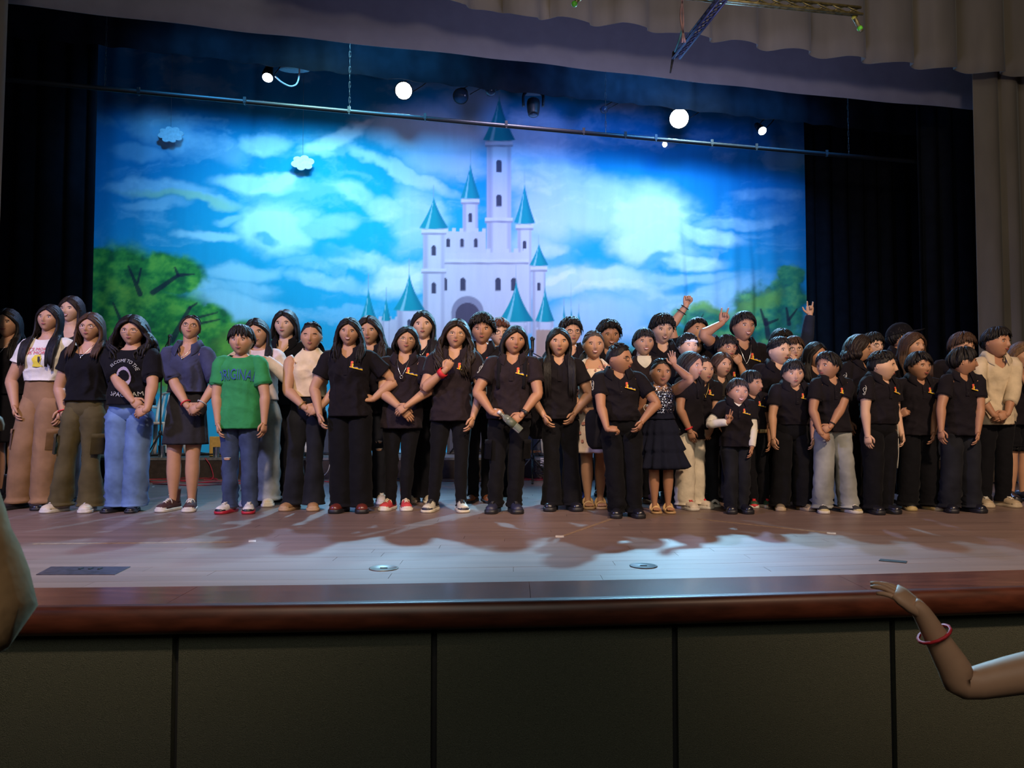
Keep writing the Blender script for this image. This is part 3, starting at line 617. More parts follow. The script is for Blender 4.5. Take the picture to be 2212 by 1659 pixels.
        for s, S, E, Wt, hd, hn, cu, th, spread in J:
            if sl == 'none': continue
            inner = np.array([s * .052 * H * tb, .0, .801 * H])
            dE = nrm(E - S)
            if sl == 'short':
                q = tk.get('slen', .60); P = [inner, S + [0, 0, .004 * H] - dE * .004 * H, S + (E - S) * .35, S + (E - S) * q, S + (E - S) * (q - .02)]; r = np.array([.028, .040, .042, .0455, .036]) * (.6 + .4 * b) * 1.03
            else:
                P = [inner, S + [0, 0, .004 * H], S + (E - S) * .5, E, E + (Wt - E) * .5, E + (Wt - E) * tk.get('cuff', .93), E + (Wt - E) * (tk.get('cuff', .93) - .03)]; r = np.array([.028, .042, .041, .037, .033, .027, .016]) * (.65 + .35 * b)
            m2 = MB(); ctube(m2, P, r * H, 16, tm, n=22 if sl != 'short' else 14, ref=(0, 1, 0.02)); m2.V = [v + nrm(v - E) * ((.003 if sl == 'short' else .006) + wr(v, .0075 if sl == 'short' else .005, sd))[..., None] for v in m2.V]
            for a_, k_ in zip(m2.Q, m2.Qm): g.Q.append(a_ + g.n); g.Qm.append(np.full(len(a_), g.mi(tm)))
            for a_, k_ in zip(m2.T, m2.Tm): g.T.append(a_ + g.n); g.Tm.append(np.full(len(a_), g.mi(tm)))
            g.V += m2.V; g.n += m2.n
        g.V = [shear(v) for v in g.V]; top_o = g.obj(tk.get('name', 'polo_shirt' if neck == 'polo' else 'shirt'), root)
        if neck in ('polo', 'shirt') or tk.get('collar'):
            g = MB(); n_ = 27; a0 = R(-90) + R(16); ph = np.linspace(a0, a0 + 2 * math.pi - R(32), n_); cm = C[tk.get('cm', tk['m'])]
            fk = np.clip((np.abs(np.cos(ph / 1)) * 0 + np.minimum(ph - ph[0], ph[-1] - ph) / 1.2), 0, 1); tip = (1 - fk)
            zb = (.845 - .030 * tip ** 1.5) * H; rows_ = []
            for j, (dz, gr) in enumerate(((-.008, -.006), (.022, -.004), (.026, .003), (-.004, .016), (-.008, .010))):
                zq = zb + dz * H - (tip ** 1.2) * (.026 * H if j >= 3 else 0); x, y = garment_ring(ph, np.maximum(zb, .822 * H), H, tb * .98, tab, grow + gr + (.014 if j >= 3 else 0) * 1, fem, bel)
                if j >= 3: x2_, y2_ = garment_ring(ph, zq, H, tb, tab, grow + .010, fem, bel); y = np.where(tip > .05, np.minimum(y, y2_), y); x = np.where(tip > .4, x * 1.12, x)
                rows_.append(np.stack([x, y, zq], -1))
            loft(g, rows_, cm, False, False, closed=False); g.V = [shear(v) for v in g.V]; g.obj('collar', root)
            if neck == 'polo' and not tk.get('noplacket'):
                g = MB(); zs = np.linspace(.70, .785, 5) * H; L_ = cf(np.stack([np.full(5, -.011 * H), zs], -1), .006); R_ = cf(np.stack([np.full(5, .011 * H), zs], -1), .006)
                g.add(np.concatenate([L_, R_]), [[i, i + 1, i + 6, i + 5] for i in range(4)], None, tm)
                for zq in (.715, .745): ball(g, cf(np.array([[0, zq * H]]), .007)[0], (.0045, .002, .0045), M_BLACKP, 4, 8)
                g.V = [shear(v) for v in g.V]; g.obj('placket', root)
        if tk.get('logo'):
            g = MB(); lx, lz = .052 * H, (.742) * H; q = .0245 * H
            xs = np.linspace(-1, 1, 9); bot_ = np.stack([lx + xs * q * 1.25, lz - .10 * q - .32 * q * (xs + 1)], -1); top_ = bot_ + np.stack([0 * xs, q * (.26 + .14 * np.sin(xs * 9))], -1)
            A = cf(np.vstack([bot_, top_]), .008); g.add(A, [[i, i + 1, i + 10, i + 9] for i in range(8)], None, M_LOGO_Y)
            top2 = top_ + np.stack([0 * xs, q * (.16 + .1 * np.sin(xs * 13))], -1); A = cf(np.vstack([top_[3:], top2[3:]]), .0075); g.add(A, [[i, i + 1, i + 7, i + 6] for i in range(5)], None, M_LOGO_B)
            for cx_, cz_, rx, rz in ((-.95, .95, .30, .26), (-1.15, .35, .13, .55), (-.75, .38, .16, .36)):
                an_ = np.arange(10) / 10 * 6.2832; A = cf(np.vstack([[[lx + cx_ * q * .8, lz + cz_ * q]], np.stack([lx + cx_ * q * .8 + np.cos(an_) * rx * q, lz + cz_ * q + np.sin(an_) * rz * q], -1)]), .0085)
                g.add(A, None, [[0, 1 + i, 1 + (i + 1) % 10] for i in range(10)], M_LOGO_R if cx_ != -.75 else M_LOGO_Y)
            g.V = [shear(v) for v in g.V]; g.obj('embroidered_logo', root, smooth=False)
        if tk.get('clef'):
            s, S, E, Wt = J[0 if tk['clef'] < 0 else 1][:4]; c0 = S + (E - S) * .30; q = .030 * H; g = MB(); dd = nrm(E - S); oo = nrm(np.array([s * .9, -.75, .1])); oo = nrm(oo - dd * np.dot(oo, dd)); si = np.cross(dd, oo)
            c0 = c0 + oo * .047 * H * (.6 + .4 * b)
            pts = [(.1, 1.0), (-.12, .55), (-.1, .1), (.05, -.55), (.35, -.8), (.22, -1.0), (.0, -.75), (.25, -.3), (.42, .15), (.3, .5), (0, .45), (-.02, .2), (.2, .15)]
            ctube(g, [c0 - dd * (v - .1) * q + si * u * q * 1.1 + oo * .004 for u, v in pts], .0026, 5, M_CLEF, n=34); g.V = [shear(v) for v in g.V]; g.obj('treble_clef_print', root)
    # ---- bottoms
    if bot:
        bm = C[bot['m']]; wz = bot.get('waist', .60); g = MB(); kind = bot.get('k', 'straight')
        if kind in ('skirt', 'dress'):
            hz = bot['hem']; rows = 26; ph = np.arange(64) / 64 * 6.2832; rings = []
            tiers = bot.get('tiers', 0)
            for t in np.linspace(0, 1, rows):
                z = (wz + (hz - wz) * t) * H; w0, d0 = tw(TS, wz); base = w0 + (bot.get('flare', .05)) * t ** .8; db = d0 + .9 * (bot.get('flare', .05)) * t ** .8
                wm, dm = tw(TS, max(.5, z / H)); base = max(base, wm if z / H > .47 else 0); db = max(db, dm if z / H > .47 else 0)
                rip = bot.get('rip', .01) * t * np.sin(ph * bot.get('nf', 9) + sd) + bot.get('rip', .01) * .4 * t * np.sin(ph * 17 + sd)
                tf = 1.0
                if tiers: q = (t * tiers) % 1; tf = 1 + .13 * q * (1 if t > .02 else 0); rip = rip * (1 + q)
                r_ = H * b * (1 + 0 * ph) * tf; rings.append(np.stack([np.cos(ph) * (base * r_ + grow * .7 + rip * H), np.sin(ph) * (db * r_ + grow * .7 + rip * H), np.full(64, z)], -1))
            rings.append(rings[-1] * [.94, .94, 1] + [0, 0, .01]); loft(g, rings, bm, False, True); nm = 'skirt'
        else:
            rr = dict(straight=((.060, .044, .041)), wide=((.064, .059, .062)), flare=((.058, .043, .060)), skinny=((.055, .039, .030)), baggy=((.064, .054, .050)), shorts=(.062, .056, .056))[kind]
            rings = []
            for ff in np.linspace(wz, .462, 12):
                w_, d_ = tw(TLS, max(ff, .47)); k_ = 1 - .0 * (wz - ff); x, y = garment_ring(phi40, np.full(NP, max(ff, .46) * H), H, b * .94 * k_, TLS, .000 + bot.get('grow', 0), 0, bel * .6)
                y = y * (1 - .30 * min(1, max(0, (wz - .01 - ff) / .11))); x = x * (1 - max(0, .53 - ff) * 3); y = y * (1 - max(0, .50 - ff) * 9)
                rings.append(np.stack([x, y, np.full(NP, ff * H)], -1))
            loft(g, rings, bm)
            for s, hip, kn, an in knees:
                end = bot.get('end', .028) * H; an2 = an.copy(); an2[2] = end
                if kind == 'shorts': end = bot.get('end', .36) * H; an2 = hip + (kn - hip) * ((.5 * H - end) / (.5 * H - kn[2])); P = [hip + [0, 0, .03 * H], (hip + an2) / 2, an2, an2 + [0, 0, .01]]; r = [rr[0], rr[1], rr[2], rr[2] * .85]
                else: P = [hip + [-s * .012 * H, 0, .065 * H], hip * .92 + kn * .08 + [0, 0, .0], hip * .7 + kn * .3, kn + [0, 0, .02 * H], (kn + an2) / 2, an2 + [0, 0, .03 * H], an2, an2 + [0, 0, .012]]; r = [rr[0] * .62, rr[0] * .97, rr[0] * .97, rr[1], (rr[1] + rr[2]) / 2, rr[2] * .98, rr[2] * 1.03, rr[2] * .8]
                r = np.array(r) * H * (.7 + .3 * b); n = 34; A = cr(np.hstack([np.array(P), r[:, None], r[:, None] * 1.12]), n); zc_ = A[:, 2] / H
                fold = np.interp(zc_, [.03, .06, .14, .25, .28, .31, .42, .5], [1, 1, .35, .5, .8, .4, .3, .2]) * .0028 * bot.get('fold', 1.0)
                A[:-1, 3] += (fold * np.sin(zc_ * 190 + sd + s))[:-1]; A[:-1, 4] += (fold * np.sin(zc_ * 170 + sd))[:-1]
                m2 = MB(); tube(m2, A[:, :3], A[:, 3:], 18, bm, ref=(0, 1, 0.0)); m2.V = [v + nrm(v * [1, 1, 0] - np.array([kn[0], kn[1], 0])) * wr(v, .0085 * min(1.3, bot.get('fold', 1.0)), sd + s)[..., None] for v in m2.V]
                for a_, k_ in zip(m2.Q, m2.Qm): g.Q.append(a_ + g.n); g.Qm.append(np.full(len(a_), g.mi(bm)))
                for a_, k_ in zip(m2.T, m2.Tm): g.T.append(a_ + g.n); g.Tm.append(np.full(len(a_), g.mi(bm)))
                g.V += m2.V; g.n += m2.n
            nm = 'trousers'
        g.V = [shear(v) for v in g.V]; g.obj(nm, root)
        if bot.get('pockets'):
            for s, hip, kn, an in knees:
                g = MB(); c_ = hip + (kn - hip) * .72 + np.array([s * .050 * H, -.018 * H, 0]); a_ = np.linspace(-1.1, .55, 6); rr_ = .0655 * H * (.7 + .3 * b); ax = hip + (kn - hip) * .72; zz = (.055, .06, .0, -.055, -.06); rw = []
                for zq, ro in ((.052, -.004), (.050, .006), (.030, .008), (.028, .004), (-.048, .007), (-.052, -.004)):
                    rw.append(np.stack([ax[0] + s * np.cos(a_) * (rr_ + ro), ax[1] + np.sin(a_) * (rr_ * 1.05 + ro), np.full(6, ax[2] + zq * H)], -1))
                loft(g, rw, bm, False, False, closed=False); g.V = [shear(v) for v in g.V]; g.obj('cargo_pocket', root)
        if bot.get('belt'):
            g = MB(); rings = []
            for dz, gr in ((-.014, .004), (-.012, .012), (.012, .012), (.014, .004)):
                x, y = garment_ring(phi40, np.full(NP, wz * H), H, b * bot.get('bk', 1.0), TLS if kind != 'skirt' else TS, gr, 0, bel * .6); rings.append(np.stack([x, y, np.full(NP, (wz + dz) * H)], -1))
            loft(g, rings, bot['belt'], False, False); yb = rings[1][:, 1].min(); box(g, (0, yb - .004, wz * H), (.04, .008, .030), M_GOLD); g.V = [shear(v) for v in g.V]; g.obj('belt', root)
        for (s, zz) in bot.get('rips', ()):
            hip, kn = knees[0 if s < 0 else 1][1:3]; c_ = kn + np.array([0, -.046 * H, zz * H]); g = MB(); ball(g, c_, (.026, .006, .010), skm, 6, 10); 
            ctube(g, [c_ + [-.028, .002, .008], c_ + [0, -.006, .012], c_ + [.03, .002, .010]], .003, 5, M_RUB, n=6); g.V = [shear(v) for v in g.V]; g.obj('ripped_knee', root)
    # ---- shoes
    if shoes:
        fL = fl or .150 * H * 1.02
        for s in (-1, 1):
            an_ = s * R(14); ca, sa = math.cos(an_), math.sin(an_)
            T = lambda v, s=s, ca=ca, sa=sa: np.stack([v[..., 0] * ca - v[..., 1] * sa + s * fsep, v[..., 0] * sa + v[..., 1] * ca, v[..., 2]], -1)
            if shk == 'sandal': T = lambda v, s=s: np.stack([v[..., 0] + s * fsep, v[..., 1], v[..., 2]], -1)
            T2 = lambda v, T=T: T(np.asarray(v, float))
            shoe(root, T2, shk, SHC[shoes], fL, 0)
    # ---- extras
    for e in ex:
        kn_, o_ = (e, {}) if isinstance(e, str) else (e[0], e[1]); g = MB(); nm = kn_; par = root
        if kn_ == 'glasses':
            fmt = o_.get('m', M_FRAME)
            for s in (-1, 1):
                an_ = np.linspace(0, 6.2832, 15); cx_, cz_ = .148 * s, .020
                P = np.stack([cx_ + np.sign(np.cos(an_)) * np.abs(np.cos(an_)) ** .7 * .098, np.full(15, fy(.142, .035) - .060), cz_ + np.sign(np.sin(an_)) * np.abs(np.sin(an_)) ** .7 * .070], -1); P[:, 1] += .12 * np.maximum(0, s * P[:, 0] - .12); P[-1] = P[0]
                tube(g, P, .0075, 5, fmt); ctube(g, [[s * .245, fy(.142, .035) - .045, .04], [s * .33 * wide, -.10, .035], [s * .365 * wide, .05, .02]], .007, 5, fmt, n=6)
            tube(g, [[-.05, fy(.142, .035) - .062, .03], [0, fy(.142, .035) - .072, .038], [.05, fy(.142, .035) - .062, .03]], .007, 5, fmt); g.V = [X(v) for v in g.V]
        elif kn_ == 'earrings':
            nm = 'earring'
            for s in (-1, 1):
                gg = MB(); ball(gg, (s * .37 * wide, .03, -.13 - .05 * o_.get('d', 0)), (.018, .018, .03 + .03 * o_.get('d', 0)), M_GOLD, 6, 8); gg.V = [shear(X(v)) for v in gg.V]; gg.obj('earring', root)
            continue
        elif kn_ == 'necklace':
            dpth = o_.get('d', .70); an_ = np.linspace(-1, 1, 15); P = np.stack([an_ * .040 * H, (dpth + (.838 - dpth) * np.abs(an_) ** 1.5) * H], -1); Q_ = cf(P, .010 if top else .005); tube(g, Q_, o_.get('r', .0025), 5, o_.get('m', M_SILVER))
            pc = Q_[7] + [0, -.004, -.012]
            if o_.get('ring'): tube(g, [pc + [.012 * math.cos(a), -.002, .012 * math.sin(a)] for a in np.linspace(0, 6.2832, 13)], .003, 5, o_.get('m', M_SILVER))
            else: ball(g, pc, (.007, .004, .009), o_.get('m', M_SILVER), 5, 8)
        elif kn_ in ('bracelet', 'watch', 'wristband'):
            s, S, E, Wt = J[0 if o_.get('s', -1) < 0 else 1][:4]; d_ = nrm(Wt - E); c_ = Wt - d_ * o_.get('o', .015) * H; a_ = nrm(np.cross(d_, [0.1, 1, 0])); b_ = np.cross(d_, a_); rr_ = (.0185 + .004 * o_.get('o', .015) / .03) * ar
            hw = o_.get('w', .004); an_ = np.linspace(0, 6.2832, 15)[:-1]; rings = []
            for q, rk in ((-hw, .98), (-hw, 1.13), (hw, 1.13), (hw, .98)): rings.append([c_ + d_ * q + (a_ * math.cos(t) + b_ * math.sin(t)) * rr_ * rk for t in an_])
            loft(g, rings, o_.get('m', M_RED), False, False)
            if kn_ == 'watch': ball(g, c_ + nrm(np.array([s * .4, -1, 0])) * rr_ * 1.15, (.016, .008, .016), M_BLACKP, 6, 10)
        elif kn_ == 'headband':
            rings = []
            for el, k_ in ((20, 1.02), (20, 1.19), (36, 1.21), (37, 1.04)):
                rings.append([skull(dirv(abs(a), R(el - 22 * (abs(a) > 1.5)), 1 if a > 0 else -1)) * k_ * [wide, 1, 1] for a in np.linspace(-math.pi, math.pi, 29)[:-1]])
            loft(g, rings, C['white'], False, False); g.V = [X(v) for v in g.V]
        elif kn_ == 'cap':
            D = HD[:18]; S_ = skull(D) * 1.21; S_[..., 2] = np.maximum(S_[..., 2], .16); loft(g, S_, C['black'], True, False)
            P = []; 
            for t, y_, z_ in ((0, -.44, .19), (1, -.92, .16), (1, -.92, .145), (0, -.44, .17)): P.append([[xx * (.36 - .06 * t), y_ + abs(xx) ** 2 * (.22 if t else .16), z_ - abs(xx) ** 2 * .05] for xx in np.linspace(-1, 1, 11)])
            loft(g, P, C['black'], False, False, closed=False); ball(g, (0, 0, .63), .02, C['black'], 4, 6); nm = 'baseball_cap'; g.V = [X(v) for v in g.V]
        elif kn_ == 'undershirt':
            ph = np.arange(24) / 24 * 6.2832; rings = []
            for ff in (.77, .80, .82, .842): x, y = garment_ring(ph, np.full(24, ff * H), H, b, TLS, .004, fem, bel); rings.append(np.stack([x, y, np.full(24, ff * H)], -1))
            loft(g, rings, C[o_.get('m', 'white')], False, False)
        elif kn_ == 'bag':
            s = o_.get('s', -1); c_ = np.array([s * (.105 * b + .015) * H, .055 * H, .50 * H]); rr = []
            for t in np.linspace(0, 1, 12):
                q = (1 - abs(2 * min(.985, max(.015, t)) - 1) ** 3.5) ** (1 / 3.5); a_ = phi40[::3]; rr.append(np.stack([c_[0] + np.sign(np.cos(a_)) * np.abs(np.cos(a_)) ** .7 * .070 * H * q, c_[1] + np.sin(a_) * .04 * H * q, np.full(20, c_[2] + (t - .5) * .23 * H)], -1))
            loft(g, rr, C['black']); gg = MB(); ctube(gg, [c_ + [0, 0, .10 * H], [s * .125 * H * b, .05 * H, .70 * H], [s * .085 * H, .03 * H, .835 * H], [s * .07 * H, -.055 * H, .78 * H], [s * .11 * H * b, -.06 * H, .66 * H], c_ + [0, -.03 * H, .10 * H]], [[.014, .004]] * 6, 6, C['black'], n=24); gg.V = [shear(v) for v in gg.V]; gg.obj('bag_strap', root)
            nm = 'shoulder_bag'
        elif kn_ == 'straps':
            for s in (-1, 1):
                g = MB(); zs = np.linspace(.66, .835, 9) * H; P = cf(np.stack([np.full(9, s * .062 * H * b), zs], -1), .008); P = np.vstack([P, [s * .055 * H, .03 * H, .835 * H]]); tube(g, P, [[.016, .004]] * len(P), 6, C['black'], ref=(0, 1, .3)); g.V = [shear(v) for v in g.V]; g.obj('bag_strap', root)
            continue
        elif kn_ == 'white_sleeves':
            for s, S, E, Wt, hd, hn, cu, th, spread in J:
                gg = MB(); ctube(gg, [S + (E - S) * .5, E, E + (Wt - E) * .5, E + (Wt - E) * .94, E + (Wt - E) * .9], np.array([.034, .033, .030, .026, .016]) * H, 14, C['white'], n=12, ref=(0, 1, 0.02)); gg.V = [shear(v) for v in gg.V]; gg.obj('shirt_sleeve', root)
            continue
        elif kn_ == 'stripe':
            for off in (-.006, .006):
                s = 1; hip, k2, an = knees[1][1:]; P = [hip + [.052 * H * b + 0.004 + off * .4, -.030 * H + off, .05 * H], hip + (k2 - hip) * .5 + [.056 * H * b + off * .4, -.034 * H + off, 0], k2 + [.050 * H * b + off * .4, -.030 * H + off, 0]]; ctube(g, P, .0028, 4, C['white'], n=10)
            nm = 'side_stripe'
        elif kn_ == 'sequins':
            V_ = []; T_ = []
            for i in range(900):
                x_ = rg.uniform(-.085, .085) * H * b; z_ = rg.uniform(.64, .81) * H
                if z_ > .775 * H and abs(x_) < .045 * H * 0: continue
                r_ = .0036; p = cf(np.array([[x_ + r_, z_], [x_, z_ + r_], [x_ - r_, z_], [x_, z_ - r_]]), .0065); p += np.array([0, rg.uniform(-.002, 0), 0]); p[:, 1] += np.array([rg.uniform(-.0018, .0018) for _ in range(4)]); V_.append(p)
            n_ = len(V_); g.add(np.concatenate(V_), np.arange(n_ * 4).reshape(n_, 4), None, mat('sequin', (.55, .6, .8), .18, metal=1.0, amt=.3)); nm = 'sequins'
            g.V = [shear(v) for v in g.V]; g.obj(nm, root, smooth=False, kind='stuff'); continue
        elif kn_ == 'floralprint':
            for i in range(150):
                x_ = rg.uniform(-.10, .10) * H; z_ = rg.uniform(.36, .80) * H
                if z_ > .58 * H: an_ = np.arange(9) / 9 * 6.2832; r_ = .010; A = cf(np.vstack([[[x_, z_]], np.stack([x_ + np.cos(an_) * r_, z_ + np.sin(an_) * r_], -1)]), .013)
                else:
                    t = (wz * H - z_) / ((wz - bot['hem']) * H); th_ = rg.uniform(-2.6, -.5); an_ = np.arange(9) / 9 * 6.2832; w0, d0 = tw(TS, wz); fl_ = bot.get('flare', .05) * t ** .8; wm_, dm_ = tw(TS, max(.5, z_ / H)); rx = (max(w0 + fl_, wm_ if z_ > .47 * H else 0)) * H * b + .026 ; ry = (max(d0 + .9 * fl_, dm_ if z_ > .47 * H else 0)) * H * b + .026; r_ = .014
                    tt = np.append(th_, th_ + np.cos(an_) * r_ / rx); zz2 = np.append(z_, z_ + np.sin(an_) * r_); A = np.stack([np.cos(tt) * rx, np.sin(tt) * ry, zz2], -1)
                g.add(A, None, [[0, 1 + i2, 1 + (i2 + 1) % 9] for i2 in range(9)], mat('print_rose', (.50, .22, .17), .8, amt=.3, ns=60))
            nm = 'flower_print'; g.V = [shear(v) for v in g.V]; g.obj(nm, root, smooth=False, kind='stuff'); continue
        elif kn_ == 'text':
            o2 = print_text(root, 'lettering', o_['s'], o_['size'] * H, o_.get('x', 0) * H, o_['z'] * H, o_['m'], lambda P: shear(cf(P, .009)), o_.get('arch', 0) * H, o_.get('wide', 1)); continue
        elif kn_ == 'patch':
            A = np.array(o_['pts']) * H; c_ = A.mean(0); P = cf(np.vstack([[c_], A]), o_.get('off', .008)); g.add(P, None, [[0, 1 + i, 1 + (i + 1) % len(A)] for i in range(len(A))], o_['m']); nm = 'shirt_print'
            g.V = [shear(v) for v in g.V]; g.obj(nm, root, smooth=False); continue
        g.V = [shear(v) for v in g.V]; g.obj(nm, root)
    PEOPLE.append(root)
    return dict(root=root, J=J, H=H, G=G, Y=Y, loc=loc, shear=shear, yaw=yaw)

# ------------------------------------------------------------------ stage shell
M_PLANK = mat('floor_plank', (0.205, 0.14, 0.118), 0.40, 2.2, 0.13, 0.0, stretch=(0.4, 5, 1), spec=0.5, coat=0.0, randobj=0.08)
M_PLANKG = mat('floor_plank_far', (0.205, 0.14, 0.118), 0.40, 2.2, 0.13, 0.0, stretch=(0.4, 5, 1), spec=0.5, coat=0.0)
M_BORDER = mat('border_board', (0.11, 0.036, 0.024), 0.25, 5, 0.3, 0.0, stretch=(0.7, 5, 1), spec=0.5, coat=0.2)
M_NOSE = mat('stage_nosing', (0.060, 0.016, 0.008), 0.38, 8, 0.35, 0.0, stretch=(0.8, 4, 4), spec=0.35, coat=0.0)
M_PANEL = mat('front_carpet_panel', (0.075, 0.078, 0.056), 0.95, 300, 0.30, 0.5, spec=0.1)
M_GAP = mat('panel_gap', (0.006, 0.006, 0.006), 0.8); M_BLACKC = mat('black_drape', (0.012, 0.014, 0.020), 0.92, 6, 0.2, spec=0.1)
M_DARK = mat('dark_shell', (0.008, 0.009, 0.012), 0.95, spec=0.05)
M_TAN = mat('tan_drape', (0.26, 0.215, 0.165), 0.85, 4, 0.12, 0.1, stretch=(1, 1, .3), spec=0.2, sheen=0.2)
M_TEASER = mat('grey_teaser', (0.34, 0.32, 0.38), 0.9, 5, 0.06, spec=0.1)
# the apron edge, measured: y as a function of x
def edge(x): x = np.clip(x, -7.5, 7.5); return np.interp(x, XE, YE)
_p = np.array([gp(70, 1310), gp(600, 1308), gp(1106, 1296), gp(1500, 1286), gp(2212, 1269)])
_c = np.polyfit(_p[:, 0], _p[:, 1], 2); _c[0] = min(_c[0], .012)
XE = np.linspace(-7.5, 7.5, 61); YE = np.polyval(_c, XE)
BW = 0.36                       # border board width
fl = empty('floor', (0, 0, 0), kind='structure')
sub = MB(); n = 61
sub.add(np.concatenate([np.stack([XE, YE + .02, np.full(n, SZ - .035)], -1), np.stack([XE, np.full(n, 16.5), np.full(n, SZ - .035)], -1)]), [[i, i + 1, i + n + 1, i + n] for i in range(n - 1)], None, M_DARK)
sub.obj('subfloor', fl, smooth=False)
def strip(mb, x0, x1, off0, off1, m, z=SZ, th=.03, k=5):
    xs = np.linspace(x0, x1, k); a = np.stack([xs, edge(xs) + off0, np.full(k, z)], -1); b = np.stack([xs, edge(xs) + off1, np.full(k, z)], -1)
    a[0, 0] += .001; b[0, 0] += .001; a[-1, 0] -= .001; b[-1, 0] -= .001
    lo = [0, 0, th]; V = np.concatenate([a, b, a - lo, b - lo]); Q = [[i, i + 1, k + i + 1, k + i] for i in range(k - 1)]
    Q += [[2 * k + i, 2 * k + i + 1, i + 1, i] for i in range(k - 1)] + [[k + i, k + i + 1, 3 * k + i + 1, 3 * k + i] for i in range(k - 1)] + [[0, k, 3 * k, 2 * k], [k - 1, 2 * k - 1, 4 * k - 1, 3 * k - 1]]
    mb.add(V, Q, None, m)
rg = random.Random(5); PW = .118
for i in range(8):
    g = MB(); x0 = -6 + i * 1.52; strip(g, x0, x0 + 1.52, .02, BW, M_BORDER, k=4); g.obj('border_board', fl, smooth=False)
nrow = 24; cnt = 0
for r in range(nrow):
    x = -6.2 + rg.uniform(-1.5, 0)
    while x < 6.4:
        L_ = rg.choice((1.5, 1.9, 2.4)); x1 = min(x + L_, 7.2)
        if x1 > -6:
            g = MB(); strip(g, x, x1, BW + .001 + r * PW, BW + (r + 1) * PW - .0006, M_PLANK, z=SZ - rg.uniform(0, .0004), k=3); g.obj('plank', fl, smooth=False); cnt += 1
        x = x1
g = MB(); far0 = BW + nrow * PW
for r in range(86):
    x = -7.4 + rg.uniform(-2, 0)
    while x < 7.4:
        x1 = x + rg.choice((1.9, 2.4, 3)); strip(g, max(x, -7.4), min(x1, 7.4), far0 + .001 + r * PW, far0 + (r + 1) * PW - .0006, M_PLANKG, z=SZ - rg.uniform(0, .0004), k=3); x = x1
g.obj('plank_field', fl, smooth=False, kind='stuff')
# floor pockets, scuffs and tape marks (flat things lying in or on the floor)
def disc(name, px, py, r, m, label, cat, th=.004):
    g = MB(); p = gp(px, py); a = np.arange(28) / 28 * 6.2832
    rr = [np.stack([p[0] + np.cos(a) * q, p[1] + np.sin(a) * q, np.full(28, z)], -1) for q, z in ((r, SZ), (r, SZ + th), (r * .9, SZ + th), (r * .86, SZ + th * .4))]
    loft(g, rr, m, False, True); box(g, (p[0], p[1], SZ + th * .8), (r * .5, r * .16, th * .6), M_GAP); return g.obj(name, None, label=label, category=cat)
disc('floor_socket_cover', 829, 1228, .075, mat('cover_grey', (.16, .15, .13), .4, metal=.5), 'grey round floor socket cover on the left part of the apron', 'cover')
disc('floor_socket_cover', 1390, 1223, .072, mat('cover_dark', (.03, .03, .035), .5, metal=.3), 'dark round floor socket cover on the right part of the apron', 'cover')
def plate(name, pts, m, label, cat, th=.003, parts=None):
    P = np.array([gp(*q) for q in pts]); g = MB(); k = len(P); T = P + [0, 0, th]; g.add(np.concatenate([P, T]), [[i, (i + 1) % k, k + (i + 1) % k, k + i] for i in range(k)], [[k, k + i, k + i + 1] for i in range(1, k - 1)], m)
    return g.obj(name, None, smooth=False, label=label, category=cat)
hp = plate('floor_trap_plate', [(78, 1242), (248, 1242), (282, 1225), (110, 1225)], mat('trap_plate', (.035, .033, .05), .35, 30, .4), 'dark rectangular trap plate set in the floor at the lower left', 'floor plate')
g = MB()
for q in (175, 196, 216): p = gp(q, 1230); box(g, (p[0], p[1], SZ + .005), (.012, .03, .004), M_GAP)
g.obj('slot', hp, smooth=False, kind='stuff')
plate('floor_slot', [(1902, 1208), (1960, 1213), (1958, 1217), (1898, 1212)], M_GAP, 'short black slot in the floor near the right side of the apron', 'floor slot')
M_TAPE = mat('white_tape', (.55, .5, .44), .6, 40, .3); M_TAPE2 = mat('worn_tape', (.26, .17, .10), .6, 40, .3)
plate('tape_mark', [(537, 1167), (553, 1167), (553, 1171), (537, 1171)], M_TAPE, 'small white tape mark in front of the boy in green', 'tape', .0015)
plate('tape_mark', [(1200, 1157), (1218, 1157), (1218, 1161), (1200, 1161)], M_TAPE, 'white tape mark at the foot of the slanting tape line', 'tape', .0015)
plate('tape_mark', [(1786, 1150), (1806, 1151), (1806, 1154), (1786, 1153)], M_TAPE, 'white tape mark at the right end of the thin line', 'tape', .0015)
plate('tape_line', [(1212, 1158), (1220, 1158), (1340, 1116), (1330, 1116)], M_TAPE2, 'slanting worn tape line in front of the very long haired girl', 'tape', .001)
plate('tape_line', [(1505, 1120), (1800, 1151), (1800, 1153), (1505, 1122)], M_TAPE2, 'thin worn line running right across the apron floor', 'tape', .001)
plate('tape_line', [(70, 1174), (500, 1170), (500, 1172), (70, 1176)], M_TAPE2, 'faint pale line across the left part of the apron', 'tape', .001)
plate('tape_mark', [(328, 1051), (333, 1050), (334, 1052), (329, 1053)], M_TAPE, 'tiny white paper scrap on the floor beside the grey skirt', 'scrap', .0015)
plate('tape_mark', [(1012, 1047), (1022, 1047), (1021, 1049), (1010, 1049)], M_TAPE, 'white floor tag between the curly-haired man and the bottle holder', 'tape', .0015)
# nosing
g = MB(); ang = np.linspace(R(90), R(270), 11); rr = []
for x, y in zip(XE, YE):
    nx = -np.polyval(np.polyder(_c), x); nn_ = np.array([nx, 1.0]); nn_ /= np.linalg.norm(nn_)
    pr = [[x - nn_[0] * q, y - nn_[1] * q, z] for q, z in [(-.03, SZ + .001), (0, SZ + .001)] + [(.040 * -math.cos(a) , SZ - .058 + .059 * math.sin(a)) for a in ang] + [(-.05, SZ - .117)]]
    rr.append(pr)
loft(g, np.array(rr), M_NOSE, False, False, closed=False); g.obj('trim_1', None, kind='structure', smooth=True)
